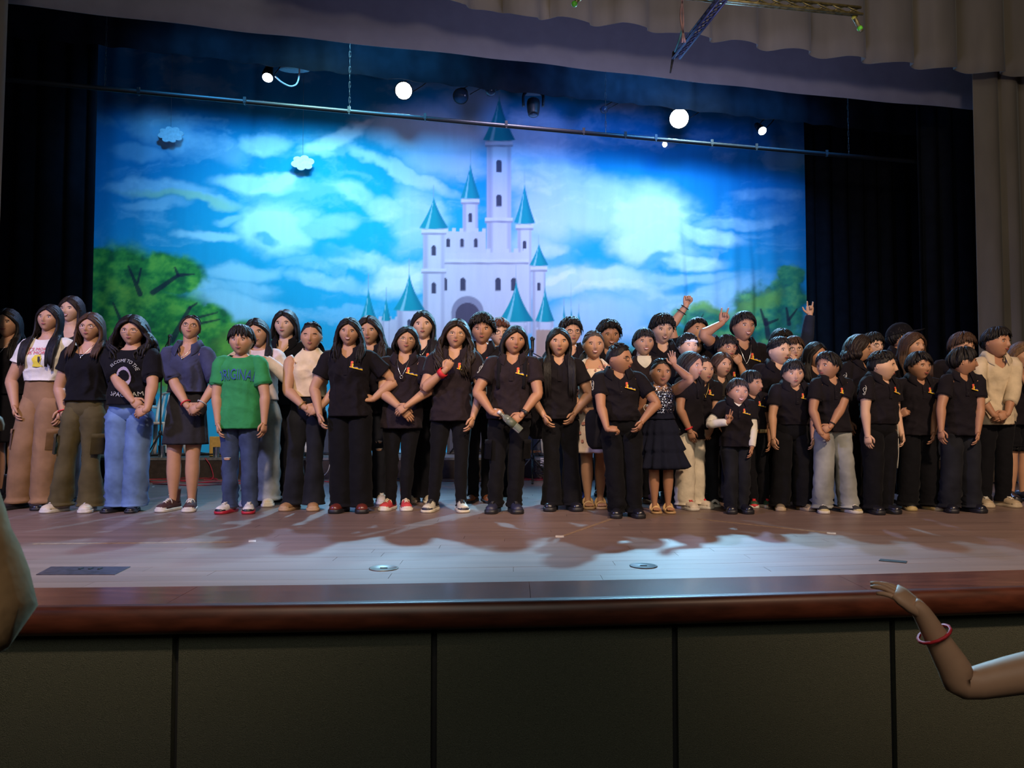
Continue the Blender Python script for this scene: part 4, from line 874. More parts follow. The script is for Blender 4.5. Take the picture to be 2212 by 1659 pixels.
# front wall of the stage: panels and gaps
wf = empty('wall_front', (0, 0, 0), kind='structure'); g = MB()
bk = np.stack([XE, YE + .075], -1); V = np.concatenate([np.hstack([bk, np.full((61, 1), SZ - .10)]), np.hstack([bk, np.zeros((61, 1))])]); g.add(V, [[i, i + 1, 61 + i + 1, 61 + i] for i in range(60)], None, M_GAP); g.obj('backing', wf, smooth=False)
seams = [-720, -190, 381, 938, 1457, 1926, 2380, 2850]
def panx(px): p = dp(px, 1400, 1.0); r = (p - CAM); t = 3.2; 
def xat(px):
    r = ray(px, 1420); xs = 0
    t = 3.2
    for _ in range(12): t = (edge(r[0] * t) + .045) / r[1]
    return r[0] * t
for a, b_ in zip(seams[:-1], seams[1:]):
    xa, xb = xat(a) + .013, xat(b_) - .013; k = 9; xs = np.linspace(xa, xb, k); f_ = np.stack([xs, edge(xs) + .035], -1); q = np.stack([xs, edge(xs) + .07], -1)
    g = MB(); zt, zb = SZ - .125, .03; rows = [np.hstack([q, np.full((k, 1), zt)]), np.hstack([f_ + [0, .006], np.full((k, 1), zt)]), np.hstack([f_, np.full((k, 1), zt - .008)]), np.hstack([f_, np.full((k, 1), zb)]), np.hstack([q, np.full((k, 1), zb)])]
    loft(g, np.array(rows), M_PANEL, False, False, closed=False)
    for e in (0, k - 1): g.add([rows[1][e], rows[3][e], rows[4][e], rows[0][e]], [[0, 1, 2, 3]], None, M_PANEL)
    g.obj('panel', wf, smooth=False)
g = MB(); g.add([[-9, -6, 0], [9, -6, 0], [9, 3.6, 0], [-9, 3.6, 0]], [[0, 1, 2, 3]], None, mat('house_floor', (.02, .018, .016), .8)); g.obj('floor', None, smooth=False, kind='structure')
# shell of the stage house
g = MB(); A_, B_, C_, D_ = st(-8, 14.2, 0), st(18, 14.2, 0), st(18, 14.2, 11), st(-8, 14.2, 11); g.add([A_, B_, C_, D_], [[0, 1, 2, 3]], None, M_DARK); g.obj('wall_back', None, smooth=False, kind='structure')
g = MB(); g.add([st(-8, 7.0, 0), st(-8, 14.2, 0), st(-8, 14.2, 11), st(-8, 7.0, 11)], [[0, 1, 2, 3]], None, M_DARK); g.obj('wall_left', None, smooth=False, kind='structure')
g = MB(); g.add([st(18, 7.0, 0), st(18, 14.2, 0), st(18, 14.2, 11), st(18, 7.0, 11)], [[0, 1, 2, 3]], None, M_DARK); g.obj('wall_right', None, smooth=False, kind='structure')
g = MB(); g.add([st(-8, 6.6, 11), st(18, 6.6, 11), st(18, 14.2, 11), st(-8, 14.2, 11)], [[0, 1, 2, 3]], None, M_DARK); g.obj('ceiling', None, smooth=False, kind='structure')
# ------------------------------------------------------------------ drapes
def drape(name, u0, u1, v, zb, zt, m, label, cat='curtain', amp=.05, per=.28, nu=None, nz=10, lean=0.0, sd=1, sharp=1.0, hemfn=None, gather=0.0, **kw):
    nu = nu or int(abs(u1 - u0) / per * 14); u = np.linspace(u0, u1, nu); rs = np.random.RandomState(sd); ph = u / per * 2 * math.pi
    wob = sum(rs.uniform(.3, 1) * np.sin(u * rs.uniform(.6, 2.2) * 2 / per + rs.uniform(0, 6)) for _ in range(3)) * .5
    f = np.sin(ph + wob); f = np.sign(f) * np.abs(f) ** sharp; rows = []
    zbv = zb(u) if callable(zb) else np.full(nu, zb); g = MB()
    for t in np.linspace(0, 1, nz):
        z = zbv + (zt - zbv) * t; a = amp * (1 - gather * t); uu = u + lean * (1 - t) + .35 * a * np.cos(ph + wob)
        if hemfn is not None and t == 0: z = z + hemfn(u, f)
        vv = v + a * f; rows.append(np.stack([uu * cT - vv * sT, uu * sT + vv * cT, z], -1))
    R_ = np.array(rows); loft(g, R_, m, False, False, closed=False)
    o = g.obj(name, None, label=label, category=cat, **kw)
    s = o.modifiers.new('thick', 'SOLIDIFY'); s.thickness = .006; return o
VP = 7.44
uR = uof(pv(2131, 1000, VP)); uL = uof(pv(2, 600, VP))
# right leg of the house curtain
drape('house_curtain', uR, uR + 2.6, VP, SZ + .02, 7.2, M_TAN, 'tan pleated house curtain hanging at the right edge of the stage', amp=.07, per=.33, sd=3, gather=.2)
g_ = uof(pv(52, 0, VP)) - uL
drape('house_curtain', uL - 2.6, uL - .02, VP, SZ + .02, 7.2, M_TAN, 'tan house curtain edge hanging at the far left of the picture', amp=.06, per=.36, sd=5, lean=-.05)
uc = [(uof(pv(x, y, 7.25)), pv(x, y, 7.25)[2]) for x, y in ((560, -60), (940, 2), (1106, 38), (1400, 66), (1600, 100), (1800, 128), (2000, 150), (2212, 168))]
UU = np.array([q[0] for q in uc]); ZZ = np.array([q[1] for q in uc])
def zval(u): return np.interp(u, UU, ZZ, left=ZZ[0] + .5) + .018 * np.sin(u * 9.5)
drape('valance', uL - 2.2, uR + 2.6, 7.2, zval, 7.4, M_TAN, 'tan box-pleated valance across the top right of the proscenium', 'valance', amp=.095, per=.62, sd=8, nz=8, sharp=.35, gather=0, hemfn=lambda u, f: .035 * (f > .5) * 0 + .03 * f)
ub = [(uof(pv(x, y, 8.3)), pv(x, y, 8.3)[2]) for x, y in ((-50, 0), (100, 18), (560, 72), (1106, 130), (1400, 165), (1800, 210), (2120, 238))]
UB = np.array([q[0] for q in ub]); ZB = np.array([q[1] for q in ub])
drape('teaser_border', UB[0] - .8, UB[-1] + 1.5, 8.3, lambda u: np.interp(u, UB, ZB), 7.9, M_TEASER, 'smooth grey border cloth behind the pleated valance', 'border curtain', amp=.012, per=1.3, sd=2)
ub2 = [(uof(pv(x, y, 10.9)), pv(x, y, 10.9)[2]) for x, y in ((40, 84), (200, 96), (540, 137), (780, 163), (1106, 198), (1400, 228), (1740, 266), (2120, 310))]
UB2 = np.array([q[0] for q in ub2]); ZB2 = np.array([q[1] for q in ub2])
drape('black_border', UB2[0] - 1.2, UB2[-1] + 1.5, 10.9, lambda u: np.interp(u, UB2, ZB2), 9.6, M_BLACKC, 'black border cloth above the painted backdrop', 'border curtain', amp=.03, per=.5, sd=4)
VB = 12.4
ub0, ub1 = uof(pv(197, 560, VB)), uof(pv(1741, 500, VB))
drape('side_drape', uof(pv(-160, 500, 11.0)), uof(pv(205, 500, 11.0)), 11.0, SZ + .02, 9.4, M_BLACKC, 'black leg curtain left of the painted backdrop', amp=.06, per=.30, sd=11)
drape('side_drape', uof(pv(1725, 500, 12.75)), uof(pv(2330, 500, 12.75)), 12.75, SZ + .02, 9.4, M_BLACKC, 'black curtain right of the painted backdrop', amp=.07, per=.34, sd=12)
drape('side_drape', uof(pv(1980, 500, 9.6)), uof(pv(2330, 500, 9.6)), 9.6, SZ + .02, 9.0, M_BLACKC, 'black leg curtain just behind the right house curtain', amp=.05, per=.30, sd=13)

# ------------------------------------------------------------------ painted backdrop (a flat painting on cloth: colour per vertex)
def vnoise(x, y, seed):
    rs = np.random.RandomState(seed); tab = rs.rand(256, 256); xi = np.floor(x).astype(int); yi = np.floor(y).astype(int); fx = x - xi; fy_ = y - yi; fx = fx * fx * (3 - 2 * fx); fy_ = fy_ * fy_ * (3 - 2 * fy_)
    g_ = lambda a, b: tab[(a) % 256, (b) % 256]; return (g_(xi, yi) * (1 - fx) + g_(xi + 1, yi) * fx) * (1 - fy_) + (g_(xi, yi + 1) * (1 - fx) + g_(xi + 1, yi + 1) * fx) * fy_
def fbm(x, y, seed, o=5): s = 0; a = .5; n_ = 0
def fbm(x, y, seed, o=5):
    s = 0; a = .5; t = 0
    for i in range(o): s = s + a * vnoise(x * 2 ** i + 17 * i, y * 2 ** i + 31 * i, seed + i); t += a; a *= .55
    return s / t
NX, NZ = 760, 440; TOPZ = 9.3
uu = np.linspace(ub0, ub1, NX); zz = np.linspace(SZ + .05, TOPZ, NZ); U_, Z_ = np.meshgrid(uu, zz)
FL = np.stack([U_ * cT - VB * sT, U_ * sT + VB * cT, Z_], -1); ax, ay = proj(FL)        # painter's chart of the cloth
def sm(a, b, x): t = np.clip((x - a) / (b - a), 0, 1); return t * t * (3 - 2 * t)
def ell(cx, cy, rx, ry, ang=0, soft=.5):
    c, s = math.cos(R(ang)), math.sin(R(ang)); dx, dy = ax - cx, ay - cy; q = np.sqrt(((dx * c + dy * s) / rx) ** 2 + ((-dx * s + dy * c) / ry) ** 2); return 1 - sm(1 - soft, 1 + soft, q)
wx = (fbm(ax / 95, ay / 70, 3) - .5); wy = (fbm(ax / 95 + 9, ay / 70 + 4, 5) - .5)
ax0, ay0 = ax, ay
sky = np.zeros(ax.shape + (3,)); sky[:] = (0.012, 0.22, 0.50)
t = sm(350, 700, ay)[..., None]; sky = sky * (1 - t) + np.array((0.03, 0.36, 0.62)) * t
cy_ = np.exp(-(((ax - 760) / 420) ** 2 + ((ay - 430) / 260) ** 2))[..., None] * .6; sky = sky * (1 - cy_) + np.array((0.02, 0.48, 0.60)) * cy_
n1 = fbm(ax / 150 + wx * 2.2, ay / 42 + wy * 2.4, 21); n2 = fbm(ax / 60 + wx * 3, ay / 24 + wy * 3, 41)
cl = sm(.50, .72, n1 * .7 + n2 * .3) * .75
AXW, AYW = ax + wx * 95, ay + wy * 50
ax, ay = AXW, AYW
CL = [(360, 285, 70, 34, 28, .55), (300, 330, 50, 14, 10, .4), (470, 330, 60, 22, 15, .3), (575, 312, 55, 20, -12, .75), (745, 300, 75, 15, -22, .9), (690, 330, 30, 10, 20, .5), (860, 370, 95, 11, 27, .8), (540, 398, 75, 14, 4, .85), (605, 392, 28, 12, 0, .8), (340, 410, 100, 14, 6, .5), (430, 430, 80, 9, 8, .5), (330, 443, 60, 8, 0, .4), (595, 492, 62, 42, 10, 1.0), (650, 480, 40, 22, 0, .7), (465, 506, 70, 10, 6, .75), (505, 470, 40, 8, 0, .5), (520, 590, 62, 16, -3, .6), (450, 620, 60, 14, 8, .5), (545, 625, 55, 14, 5, .5), (510, 665, 110, 26, 8, .65), (700, 600, 80, 12, 8, .45), (680, 500, 60, 14, 0, .5), (730, 480, 50, 14, 0, .5), (800, 560, 90, 16, 10, .45), (860, 600, 50, 30, 0, .8), (760, 420, 60, 16, 20, .5), (840, 455, 50, 18, 20, .6), (650, 560, 60, 10, 0, .3),
      (930, 290, 110, 45, 10, .85), (960, 340, 80, 40, 0, .7), (1010, 250, 70, 40, 0, .5), (1190, 370, 90, 60, 20, .75), (1200, 450, 80, 60, 0, .7), (1290, 440, 110, 50, 10, .7), (1400, 470, 90, 55, 8, .95), (1400, 520, 70, 40, 0, .95), (1330, 430, 100, 20, 10, .7), (1500, 500, 100, 14, 12, .8), (1470, 560, 90, 12, 8, .8), (1220, 610, 90, 26, -5, .75), (1320, 600, 80, 30, 5, .85), (1300, 690, 100, 45, 0, .6), (1420, 650, 60, 40, 0, .55), (1560, 640, 110, 26, -10, .6), (1480, 600, 110, 12, 0, .6), (1650, 420, 60, 10, 0, .3), (1350, 235, 50, 8, -10, .3), (1250, 300, 60, 14, 0, .2), (1600, 480, 70, 10, -5, .4), (230, 250, 30, 10, 20, .3), (1160, 560, 60, 60, 0, .6), (900, 470, 40, 60, 0, .5), (1150, 300, 50, 60, 0, .6)]
m_ = np.zeros(ax.shape)
for cx, cy, rx, ry, an, st_ in CL: m_ = np.maximum(m_, ell(cx, cy, rx * 1.15, ry * 1.2, an, .42) * st_)
HO = [(575, 520, 16, 8, 10), (1210, 560, 60, 12, 0), (1290, 560, 40, 14, 0), (1340, 320, 80, 10, 10), (1420, 560, 40, 12, -10), (1100, 480, 1, 1, 0), (820, 330, 40, 14, 30), (1480, 620, 60, 10, -8), (770, 640, 60, 10, 8), (700, 540, 70, 10, 6), (640, 640, 70, 10, 6)]
ho = np.zeros(ax.shape)
for cx, cy, rx, ry, an in HO: ho = np.maximum(ho, ell(cx, cy, rx, ry, an, .5))
m_ = np.clip(m_ * 1.0 + cl * .34, 0, 1) * (1 - ho * .75); edgefade = sm(210, 330, ax) * (1 - .7 * sm(1560, 1700, ax)); m_ = m_ * (.35 + .65 * edgefade)
warm = np.exp(-(((ax - 1180) / 330) ** 2))[..., None]; wc = np.array((.70, .82, .90)) * (1 - warm * .8) + np.array((.74, .66, .88)) * warm * .8
col = sky * (1 - m_[..., None]) + wc * m_[..., None]
yl = ell(420, 432, 120, 8, 7, .6)[..., None] * .5; col = col * (1 - yl) + np.array((.45, .62, .25)) * yl
w3 = fbm(ax0 / 20, ay0 / 18, 61) - .5; ax, ay = ax0 + wx * 40 + w3 * 26, ay0 + wy * 34 + w3 * 20
def paint(mask, c): 
    global col
    mask = np.clip(mask, 0, 1)[..., None]; col = col * (1 - mask) + np.array(c) * mask
gn = fbm(ax0 / 22, ay0 / 16, 77); gn = np.clip((gn - .5) * 2.2 + .5, 0, 1); gcol = lambda b: np.stack([.03 + .20 * gn ** 2 * b, .14 + .32 * gn * b, .05 + .02 * gn], -1)
tr = np.zeros(ax.shape)
for e in ((250, 640, 130, 110, 0), (370, 590, 75, 42, 10), (200, 560, 60, 34, 0), (330, 700, 130, 90, 0), (440, 690, 60, 34, 10), (500, 740, 90, 50, 0), (240, 780, 300, 60, 0)): tr = np.maximum(tr, ell(*e, .20))
col = col * (1 - tr[..., None]) + gcol(1.0) * tr[..., None]
yl = ell(540, 745, 70, 40, 0, .6) * tr; paint(yl * .6, (.28, .45, .06)); yl = ell(270, 640, 70, 40, 10, .6) * gn; paint(yl * .5, (.30, .38, .06))
tr = np.zeros(ax.shape)
for e in ((1660, 680, 80, 55, 0), (1700, 640, 50, 38, 0), (1720, 600, 30, 20, 0), (1600, 735, 150, 45, 0), (1520, 690, 60, 32, 0), (1450, 740, 60, 30, 0), (1500, 800, 400, 50, 0)): tr = np.maximum(tr, ell(*e, .22))
col = col * (1 - .85 * tr[..., None]) + gcol(.9) * .85 * tr[..., None]
paint(ell(1640, 655, 60, 14, -25, .6) * .5, (.35, .5, .06)); paint(ell(1530, 668, 50, 12, 10, .6) * .5, (.35, .5, .10))
ax, ay = ax0, ay0
def seg(x0, y0, x1, y1, w0, w1, soft=1.2):
    dx, dy = x1 - x0, y1 - y0; L2_ = dx * dx + dy * dy; t_ = np.clip(((ax - x0) * dx + (ay - y0) * dy) / L2_, 0, 1); d = np.hypot(ax - x0 - t_ * dx, ay - y0 - t_ * dy); w_ = w0 + (w1 - w0) * t_; return 1 - sm(w_ - soft, w_ + soft, d)
for s_ in ((303, 635, 277, 575, 6, 2), (298, 610, 305, 580, 3, 2), (330, 632, 385, 595, 6, 4), (385, 595, 420, 592, 4, 1.5), (385, 595, 378, 578, 4, 2), (260, 690, 245, 655, 4, 2), (372, 735, 410, 665, 7, 4), (410, 665, 425, 655, 3, 2), (410, 690, 470, 675, 4, 1.5), (400, 705, 475, 690, 4, 1.5), (1655, 700, 1645, 668, 4, 2), (1655, 700, 1680, 690, 4, 2), (1660, 730, 1655, 690, 5, 4), (1705, 700, 1700, 665, 4, 2), (1705, 690, 1720, 668, 3, 1.5), (1512, 695, 1520, 678, 2, 1)): paint(seg(*s_) * .85, (.030, .022, .045))
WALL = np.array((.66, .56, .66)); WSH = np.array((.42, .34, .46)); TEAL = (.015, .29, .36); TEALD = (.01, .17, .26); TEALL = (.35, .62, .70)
def rect(x0, x1, y0, y1, s=1.2): return sm(x0 - s, x0 + s, ax) * (1 - sm(x1 - s, x1 + s, ax)) * sm(y0 - s, y0 + s, ay) * (1 - sm(y1 - s, y1 + s, ay))
def tower(x0, x1, y0, y1, lit=1.0):
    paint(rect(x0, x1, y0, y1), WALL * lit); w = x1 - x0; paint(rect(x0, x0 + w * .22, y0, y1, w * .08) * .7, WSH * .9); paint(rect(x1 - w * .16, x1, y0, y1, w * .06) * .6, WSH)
def cone(xc, yt, yb, hw, flare=1.5):
    t_ = np.clip((ay - yt) / (yb - yt), 0, 1); w_ = hw * (t_ ** flare * .75 + .25 * t_); m = (1 - sm(w_ - 1.2, w_ + 1.2, np.abs(ax - xc))) * sm(yt - 1, yt + 1, ay) * (1 - sm(yb - 1.5, yb + 1.5, ay + 3 * ((ax - xc) / hw) ** 2)); paint(m, TEAL); 
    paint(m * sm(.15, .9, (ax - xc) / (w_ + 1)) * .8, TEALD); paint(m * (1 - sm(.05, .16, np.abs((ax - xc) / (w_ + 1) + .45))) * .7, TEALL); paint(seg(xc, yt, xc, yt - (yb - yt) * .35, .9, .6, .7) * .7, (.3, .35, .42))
def merl(x0, x1, y, n_, h=9): 
    w = (x1 - x0) / (2 * n_ - 1)
    for i in range(n_): paint(rect(x0 + 2 * i * w, x0 + (2 * i + 1) * w, y - h, y + 1), WALL)
def win(xc, y0, y1, hw): paint(rect(xc - hw, xc + hw, y0 + hw, y1), (.07, .06, .10)); paint(1 - sm(hw - .8, hw + .8, np.hypot(ax - xc, ay - y0 - hw)), (.07, .06, .10))
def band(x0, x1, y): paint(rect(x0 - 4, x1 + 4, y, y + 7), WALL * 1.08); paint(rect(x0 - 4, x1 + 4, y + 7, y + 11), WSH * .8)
# a plain storybook castle: one keep, one tall tower, smaller round towers
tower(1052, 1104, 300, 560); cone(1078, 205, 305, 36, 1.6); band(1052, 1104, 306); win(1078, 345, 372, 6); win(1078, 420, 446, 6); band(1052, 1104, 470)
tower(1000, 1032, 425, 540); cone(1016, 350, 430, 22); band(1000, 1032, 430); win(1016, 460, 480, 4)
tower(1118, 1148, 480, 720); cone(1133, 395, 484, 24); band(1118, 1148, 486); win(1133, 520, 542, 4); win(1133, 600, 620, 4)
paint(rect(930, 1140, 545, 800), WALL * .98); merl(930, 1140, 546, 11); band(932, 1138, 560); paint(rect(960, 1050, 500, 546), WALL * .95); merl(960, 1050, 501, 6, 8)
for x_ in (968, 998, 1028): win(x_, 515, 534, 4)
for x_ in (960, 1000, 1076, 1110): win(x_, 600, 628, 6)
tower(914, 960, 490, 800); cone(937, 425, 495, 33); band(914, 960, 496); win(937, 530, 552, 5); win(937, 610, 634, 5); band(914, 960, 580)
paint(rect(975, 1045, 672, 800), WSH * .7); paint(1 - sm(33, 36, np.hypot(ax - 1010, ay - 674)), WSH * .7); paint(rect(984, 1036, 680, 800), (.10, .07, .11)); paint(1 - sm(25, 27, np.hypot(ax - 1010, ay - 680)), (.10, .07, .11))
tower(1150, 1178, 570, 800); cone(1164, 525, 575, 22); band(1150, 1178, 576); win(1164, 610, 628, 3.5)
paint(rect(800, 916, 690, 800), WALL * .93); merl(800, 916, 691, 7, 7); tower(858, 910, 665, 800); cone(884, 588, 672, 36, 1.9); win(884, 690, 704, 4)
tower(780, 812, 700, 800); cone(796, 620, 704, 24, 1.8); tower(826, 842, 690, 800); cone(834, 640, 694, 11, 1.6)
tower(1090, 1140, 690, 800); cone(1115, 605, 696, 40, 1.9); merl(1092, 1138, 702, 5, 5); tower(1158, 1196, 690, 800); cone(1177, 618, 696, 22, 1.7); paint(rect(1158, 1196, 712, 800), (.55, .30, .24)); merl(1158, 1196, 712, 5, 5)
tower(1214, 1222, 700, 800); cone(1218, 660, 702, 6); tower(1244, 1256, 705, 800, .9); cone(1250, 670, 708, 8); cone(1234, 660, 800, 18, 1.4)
ax, ay = ax0, ay0
wash = (fbm(ax0 / 9, ay0 / 60, 99) - .5)[..., None] * .10; col = np.clip(col * (1 + wash), 0, 1)
s_u = (U_ - ub0) / (ub1 - ub0); fold = .030 * np.sin(s_u * 150 + 2 * np.sin(s_u * 21)) * (np.exp(-(s_u / .16) ** 2) + np.exp(-((1 - s_u) / .28) ** 2) * .9 + .12)
for c0, a0 in ((.185, .03), (.50, .015), (.80, .05), (.91, .05), (.865, .03)): fold = fold + a0 * np.exp(-((s_u - c0 - .004 * np.sin(Z_ * 2)) / .006) ** 2)
fold = fold * (.6 + .4 * np.sin(Z_ * .9 + 6 * s_u)); Vv = VB + fold
P_ = np.stack([U_ * cT - Vv * sT, U_ * sT + Vv * cT, Z_], -1)
M_PAINT = mat('backdrop_paint', (1, 1, 1), 0.9, 200, 0.05, spec=0.12, attr='paint')
g = MB(); loft(g, P_, M_PAINT, False, False, closed=False); bd = g.obj('painted_backdrop', None, label='large painted backdrop of a castle, cloudy blue sky and green trees', category='backdrop')
ca = bd.data.color_attributes.new('paint', 'FLOAT_COLOR', 'POINT'); ca.data.foreach_set('color', np.concatenate([col, np.ones(col.shape[:2] + (1,))], -1).astype(np.float32).ravel())

POLO = dict(m='polo', neck='polo', logo=True, hem=.475)
def polo(**k): d = dict(POLO); d.update(k); return d
G1 = 'music students in black polo shirts'
def A(x, y, f=.1, **k): d = dict(p=(x, y, f)); d.update(k); return d
UP = (0, 0, 1)
# ---- left group
person('young woman in black dress with small pendant, at the left edge', (-2, 32), 1079, 21, 668, 57, b=1.05, head=(8, 0, 0), hair=('long', 'black', dict(len=.22, front=.15)), top=dict(m='black', neck='scoop', hem=.55, name='dress_bodice', fit=.95), bot=dict(m='black', k='skirt', waist=.62, hem=.30, flare=.03, bare=True), shoes='blackshoe', smile=.8, fem=1, ex=[('necklace', dict(d=.755))])
person('young woman in white printed t-shirt and tan cargo trousers', (40, 92), 1098, 110, 659, 54, b=.98, head=(4, -3, 2), hair=('long', 'black', dict(len=.24, front=.55)), skin='tan', top=dict(m='white', neck='tee', hem=.622, fit=.96, slen=.5, grow=.008), bot=dict(m='tan', k='wide', waist=.63, pockets=True, fold=1.6), shoes='blackshoe', shk='flat', fem=1,
       arms=(A(32, 876, .10), 'down'), ex=[('text', dict(s="IT'S MORE", size=.022, z=.775, m=M_RED, wide=1.1)), ('text', dict(s='US MORE', size=.022, z=.757, m=M_RED, wide=1.2)),
       ('patch', dict(m=mat('print_yellow', (.75, .60, .05), .8), pts=[(-.008, .745), (.020, .748), (.030, .728), (.024, .705), (.036, .690), (.010, .688), (-.016, .690), (-.010, .705), (-.018, .725)])), ('patch', dict(m=mat('print_dark', (.05, .04, .03), .8), off=.0095, pts=[(.008, .738), (.020, .738), (.026, .722), (.018, .706), (.010, .716)]))])
person('tall smiling person with long brown hair behind the front row', (108, 150), 1083, 158, 641, 52, b=1.0, head=(-2, 0, 2), hair=('long', 'dark', dict(len=.12, front=.1)), skin='light', top=dict(m='greypolo', neck='scoop', hem=.5), bot=dict(m='jeanslight', k='straight'), shoes='blackshoe', shk='hightop', smile=1.1)
person('woman with glasses in plain black top and olive cargo trousers', (130, 193), 1104, 200, 677, 55, b=.98, head=(6, 0, 0), hair=('long', 'brown', dict(len=.16, front=.25, vol=.2, wisp=True)), top=dict(m='black', neck='scoop', hem=.555, fit=.95, slen=.5), bot=dict(m='olive', k='flare', waist=.60, pockets=True, fold=1.8), shoes='white', shk='sneaker', fem=1,
       arms=(A(138, 894, .03), 'back'), ex=[('glasses', dict(m=M_FRAMEG)), ('necklace', dict(d=.775)), ('bracelet', dict(s=-1))])
person('curly-haired person with glasses in dark space t-shirt and blue jeans', (256, 290), 1104, 289, 685, 57, b=1.17, head=(8, 0, 0), hair=('long', 'black', dict(len=.15, front=.1, curl=1.0, vol=.9)), top=dict(m='black', neck='tee', hem=.545, slen=.78, fit=1.02), bot=dict(m='jeansblue', k='wide', waist=.58, fold=1.3), shoes='blackshoe', shk='flat', fem=.8, bel=.004, wide=1.05,
       arms=(A(296, 884, .27, d=(.7, -.1, -.5), n=(0, -1, .2), c=.5), A(318, 886, .29, d=(-.85, -.1, -.4), n=(0, -1, .2), c=.5)), ex=[('glasses', dict(m=M_FRAMEG)),
       ('text', dict(s='WELCOME TO THE', size=.024, z=.768, x=.005, m=M_CLEF, arch=.075, wide=.9)), ('text', dict(s='SPACE JAM', size=.032, z=.595, x=.02, m=M_CLEF, arch=-.35)),
       ('patch', dict(m=mat('print_lilac', (.40, .33, .42), .8), pts=[(.01 + .036 * math.cos(a) , .685 + .052 * math.sin(a)) for a in np.linspace(0, 6.28, 17)[:-1]])), ('patch', dict(m=C['black'], off=.0095, pts=[(.01 + .028 * math.cos(a), .69 + .030 * math.sin(a)) for a in np.linspace(0, 6.28, 13)[:-1]]))])
person('woman with glasses in navy denim shirt, grey skirt and brown belt', (373, 413), 1102, 412, 680, 51, b=1.0, head=(14, -12, 4), hair=('tied', 'dark', dict(len=.03, wisp=True)), skin='tan', top=dict(m='denim', neck='vneck', collar=True, hem=.60, slen=.85, fit=1.02, name='denim_shirt'), bot=dict(m='greyskirt', k='skirt', waist=.612, hem=.335, flare=.035, bare=True, belt=M_LEATHER, rip=.003), shoes='brownhi', shk='hightop', fem=1, smile=.7,
       arms=(A(404, 876, .2, d=(.75, -.1, -.45), n=(0, -1, .25), c=.6), A(433, 876, .22, d=(-.75, -.1, -.45), n=(0, -1, .25), c=.6)), ex=['glasses', ('necklace', dict(d=.775)), ('bracelet', dict(s=-1, m=M_RED)), ('bracelet', dict(s=1, m=M_CLEF)), 'earrings'])
person('boy in green t-shirt with blue lettering and dark blue jeans', (497, 539), 1106, 524, 704, 60, b=1.08, head=(3, 0, 0), hair=('short', 'black', dict(fringe=.09, vol=.5)), top=dict(wr=.6, m='green', neck='tee', hem=.445, slen=.66, fit=1.05), bot=dict(m='jeansmid', k='straight', rips=[(-1, .01)], fold=1.5), shoes='whitered', shk='sneaker', bel=.006, smile=.25, wide=1.05, gaze=.3,
       arms=(A(471, 916, .12), A(571, 916, .12)), ex=[('text', dict(s='ORIGINAL', size=.082, z=.735, m=mat('print_blue', (.03, .09, .30), .8), arch=.40, wide=.57))])
person('young woman in white long-sleeved top leaning on the boy in green', (548, 580), 1091, 562, 688, 58, b=1.0, head=(6, 3, -10), hair=('long', 'black', dict(len=.17, front=.2)), top=dict(m='pinkbeige', neck='tee', hem=.56, sleeve='long', fit=.98, grow=.006), bot=dict(m='jeanslight', k='wide', fold=2), shoes='white', shk='sneaker', fem=1, smile=.3,
       arms=(A(492, 776, .16, d=(.55, -.5, .1), n=(-.2, -.5, .85), c=.35, pole=(-1, .3, -.6)), A(574, 776, .22, d=(-.85, -.35, -.1), n=(.1, -.6, .8), c=.35, pole=(1, .1, -.9))))
person('tall woman with drop earrings and red lipstick in black shirt', (592, 622), 1080, 619, 671, 56, b=.97, head=(-2, 0, 0), hair=('long', 'black', dict(len=.10, front=0, vol=.2)), skin='light', top=dict(m='black', neck='vneck', collar=True, hem=.5, name='blouse'), bot=dict(m='blackpants', k='wide'), shoes='blackshoe', shk='flat', fem=1, smile=.2, arms=('down', 'back'), ex=[('earrings', dict(d=1)), ('necklace', dict(d=.76, m=M_GOLD))])
person('young woman in cream sleeveless knit top and dark flared jeans', (633, 676), 1100, 674, 695, 58, b=1.03, head=(8, 2, 0), hair=('tied', 'black', dict(len=.12, side=1)), top=dict(m='cream', neck='tee', nz=.858, hem=.595, sleeve='none', fit=.97, grow=.008, name='knit_top'), bot=dict(m='jeansdark', k='flare', waist=.60), shoes='tanshoe', shk='sneaker', fem=1, closed=True,
       arms=(A(658, 880, .2, d=(.85, -.1, -.3), n=(0, -1, .2), c=.5), A(690, 882, .2, d=(-.85, -.1, -.3), n=(0, -1, .2), c=.5)), ex=['earrings', ('bracelet', dict(s=-1, m=M_GOLD)), ('patch', dict(m=mat('button_brown', (.3, .15, .06), .5), pts=[(-.062 + .005 * math.cos(a), .775 + .005 * math.sin(a)) for a in np.linspace(0, 6.28, 9)[:-1]]))])
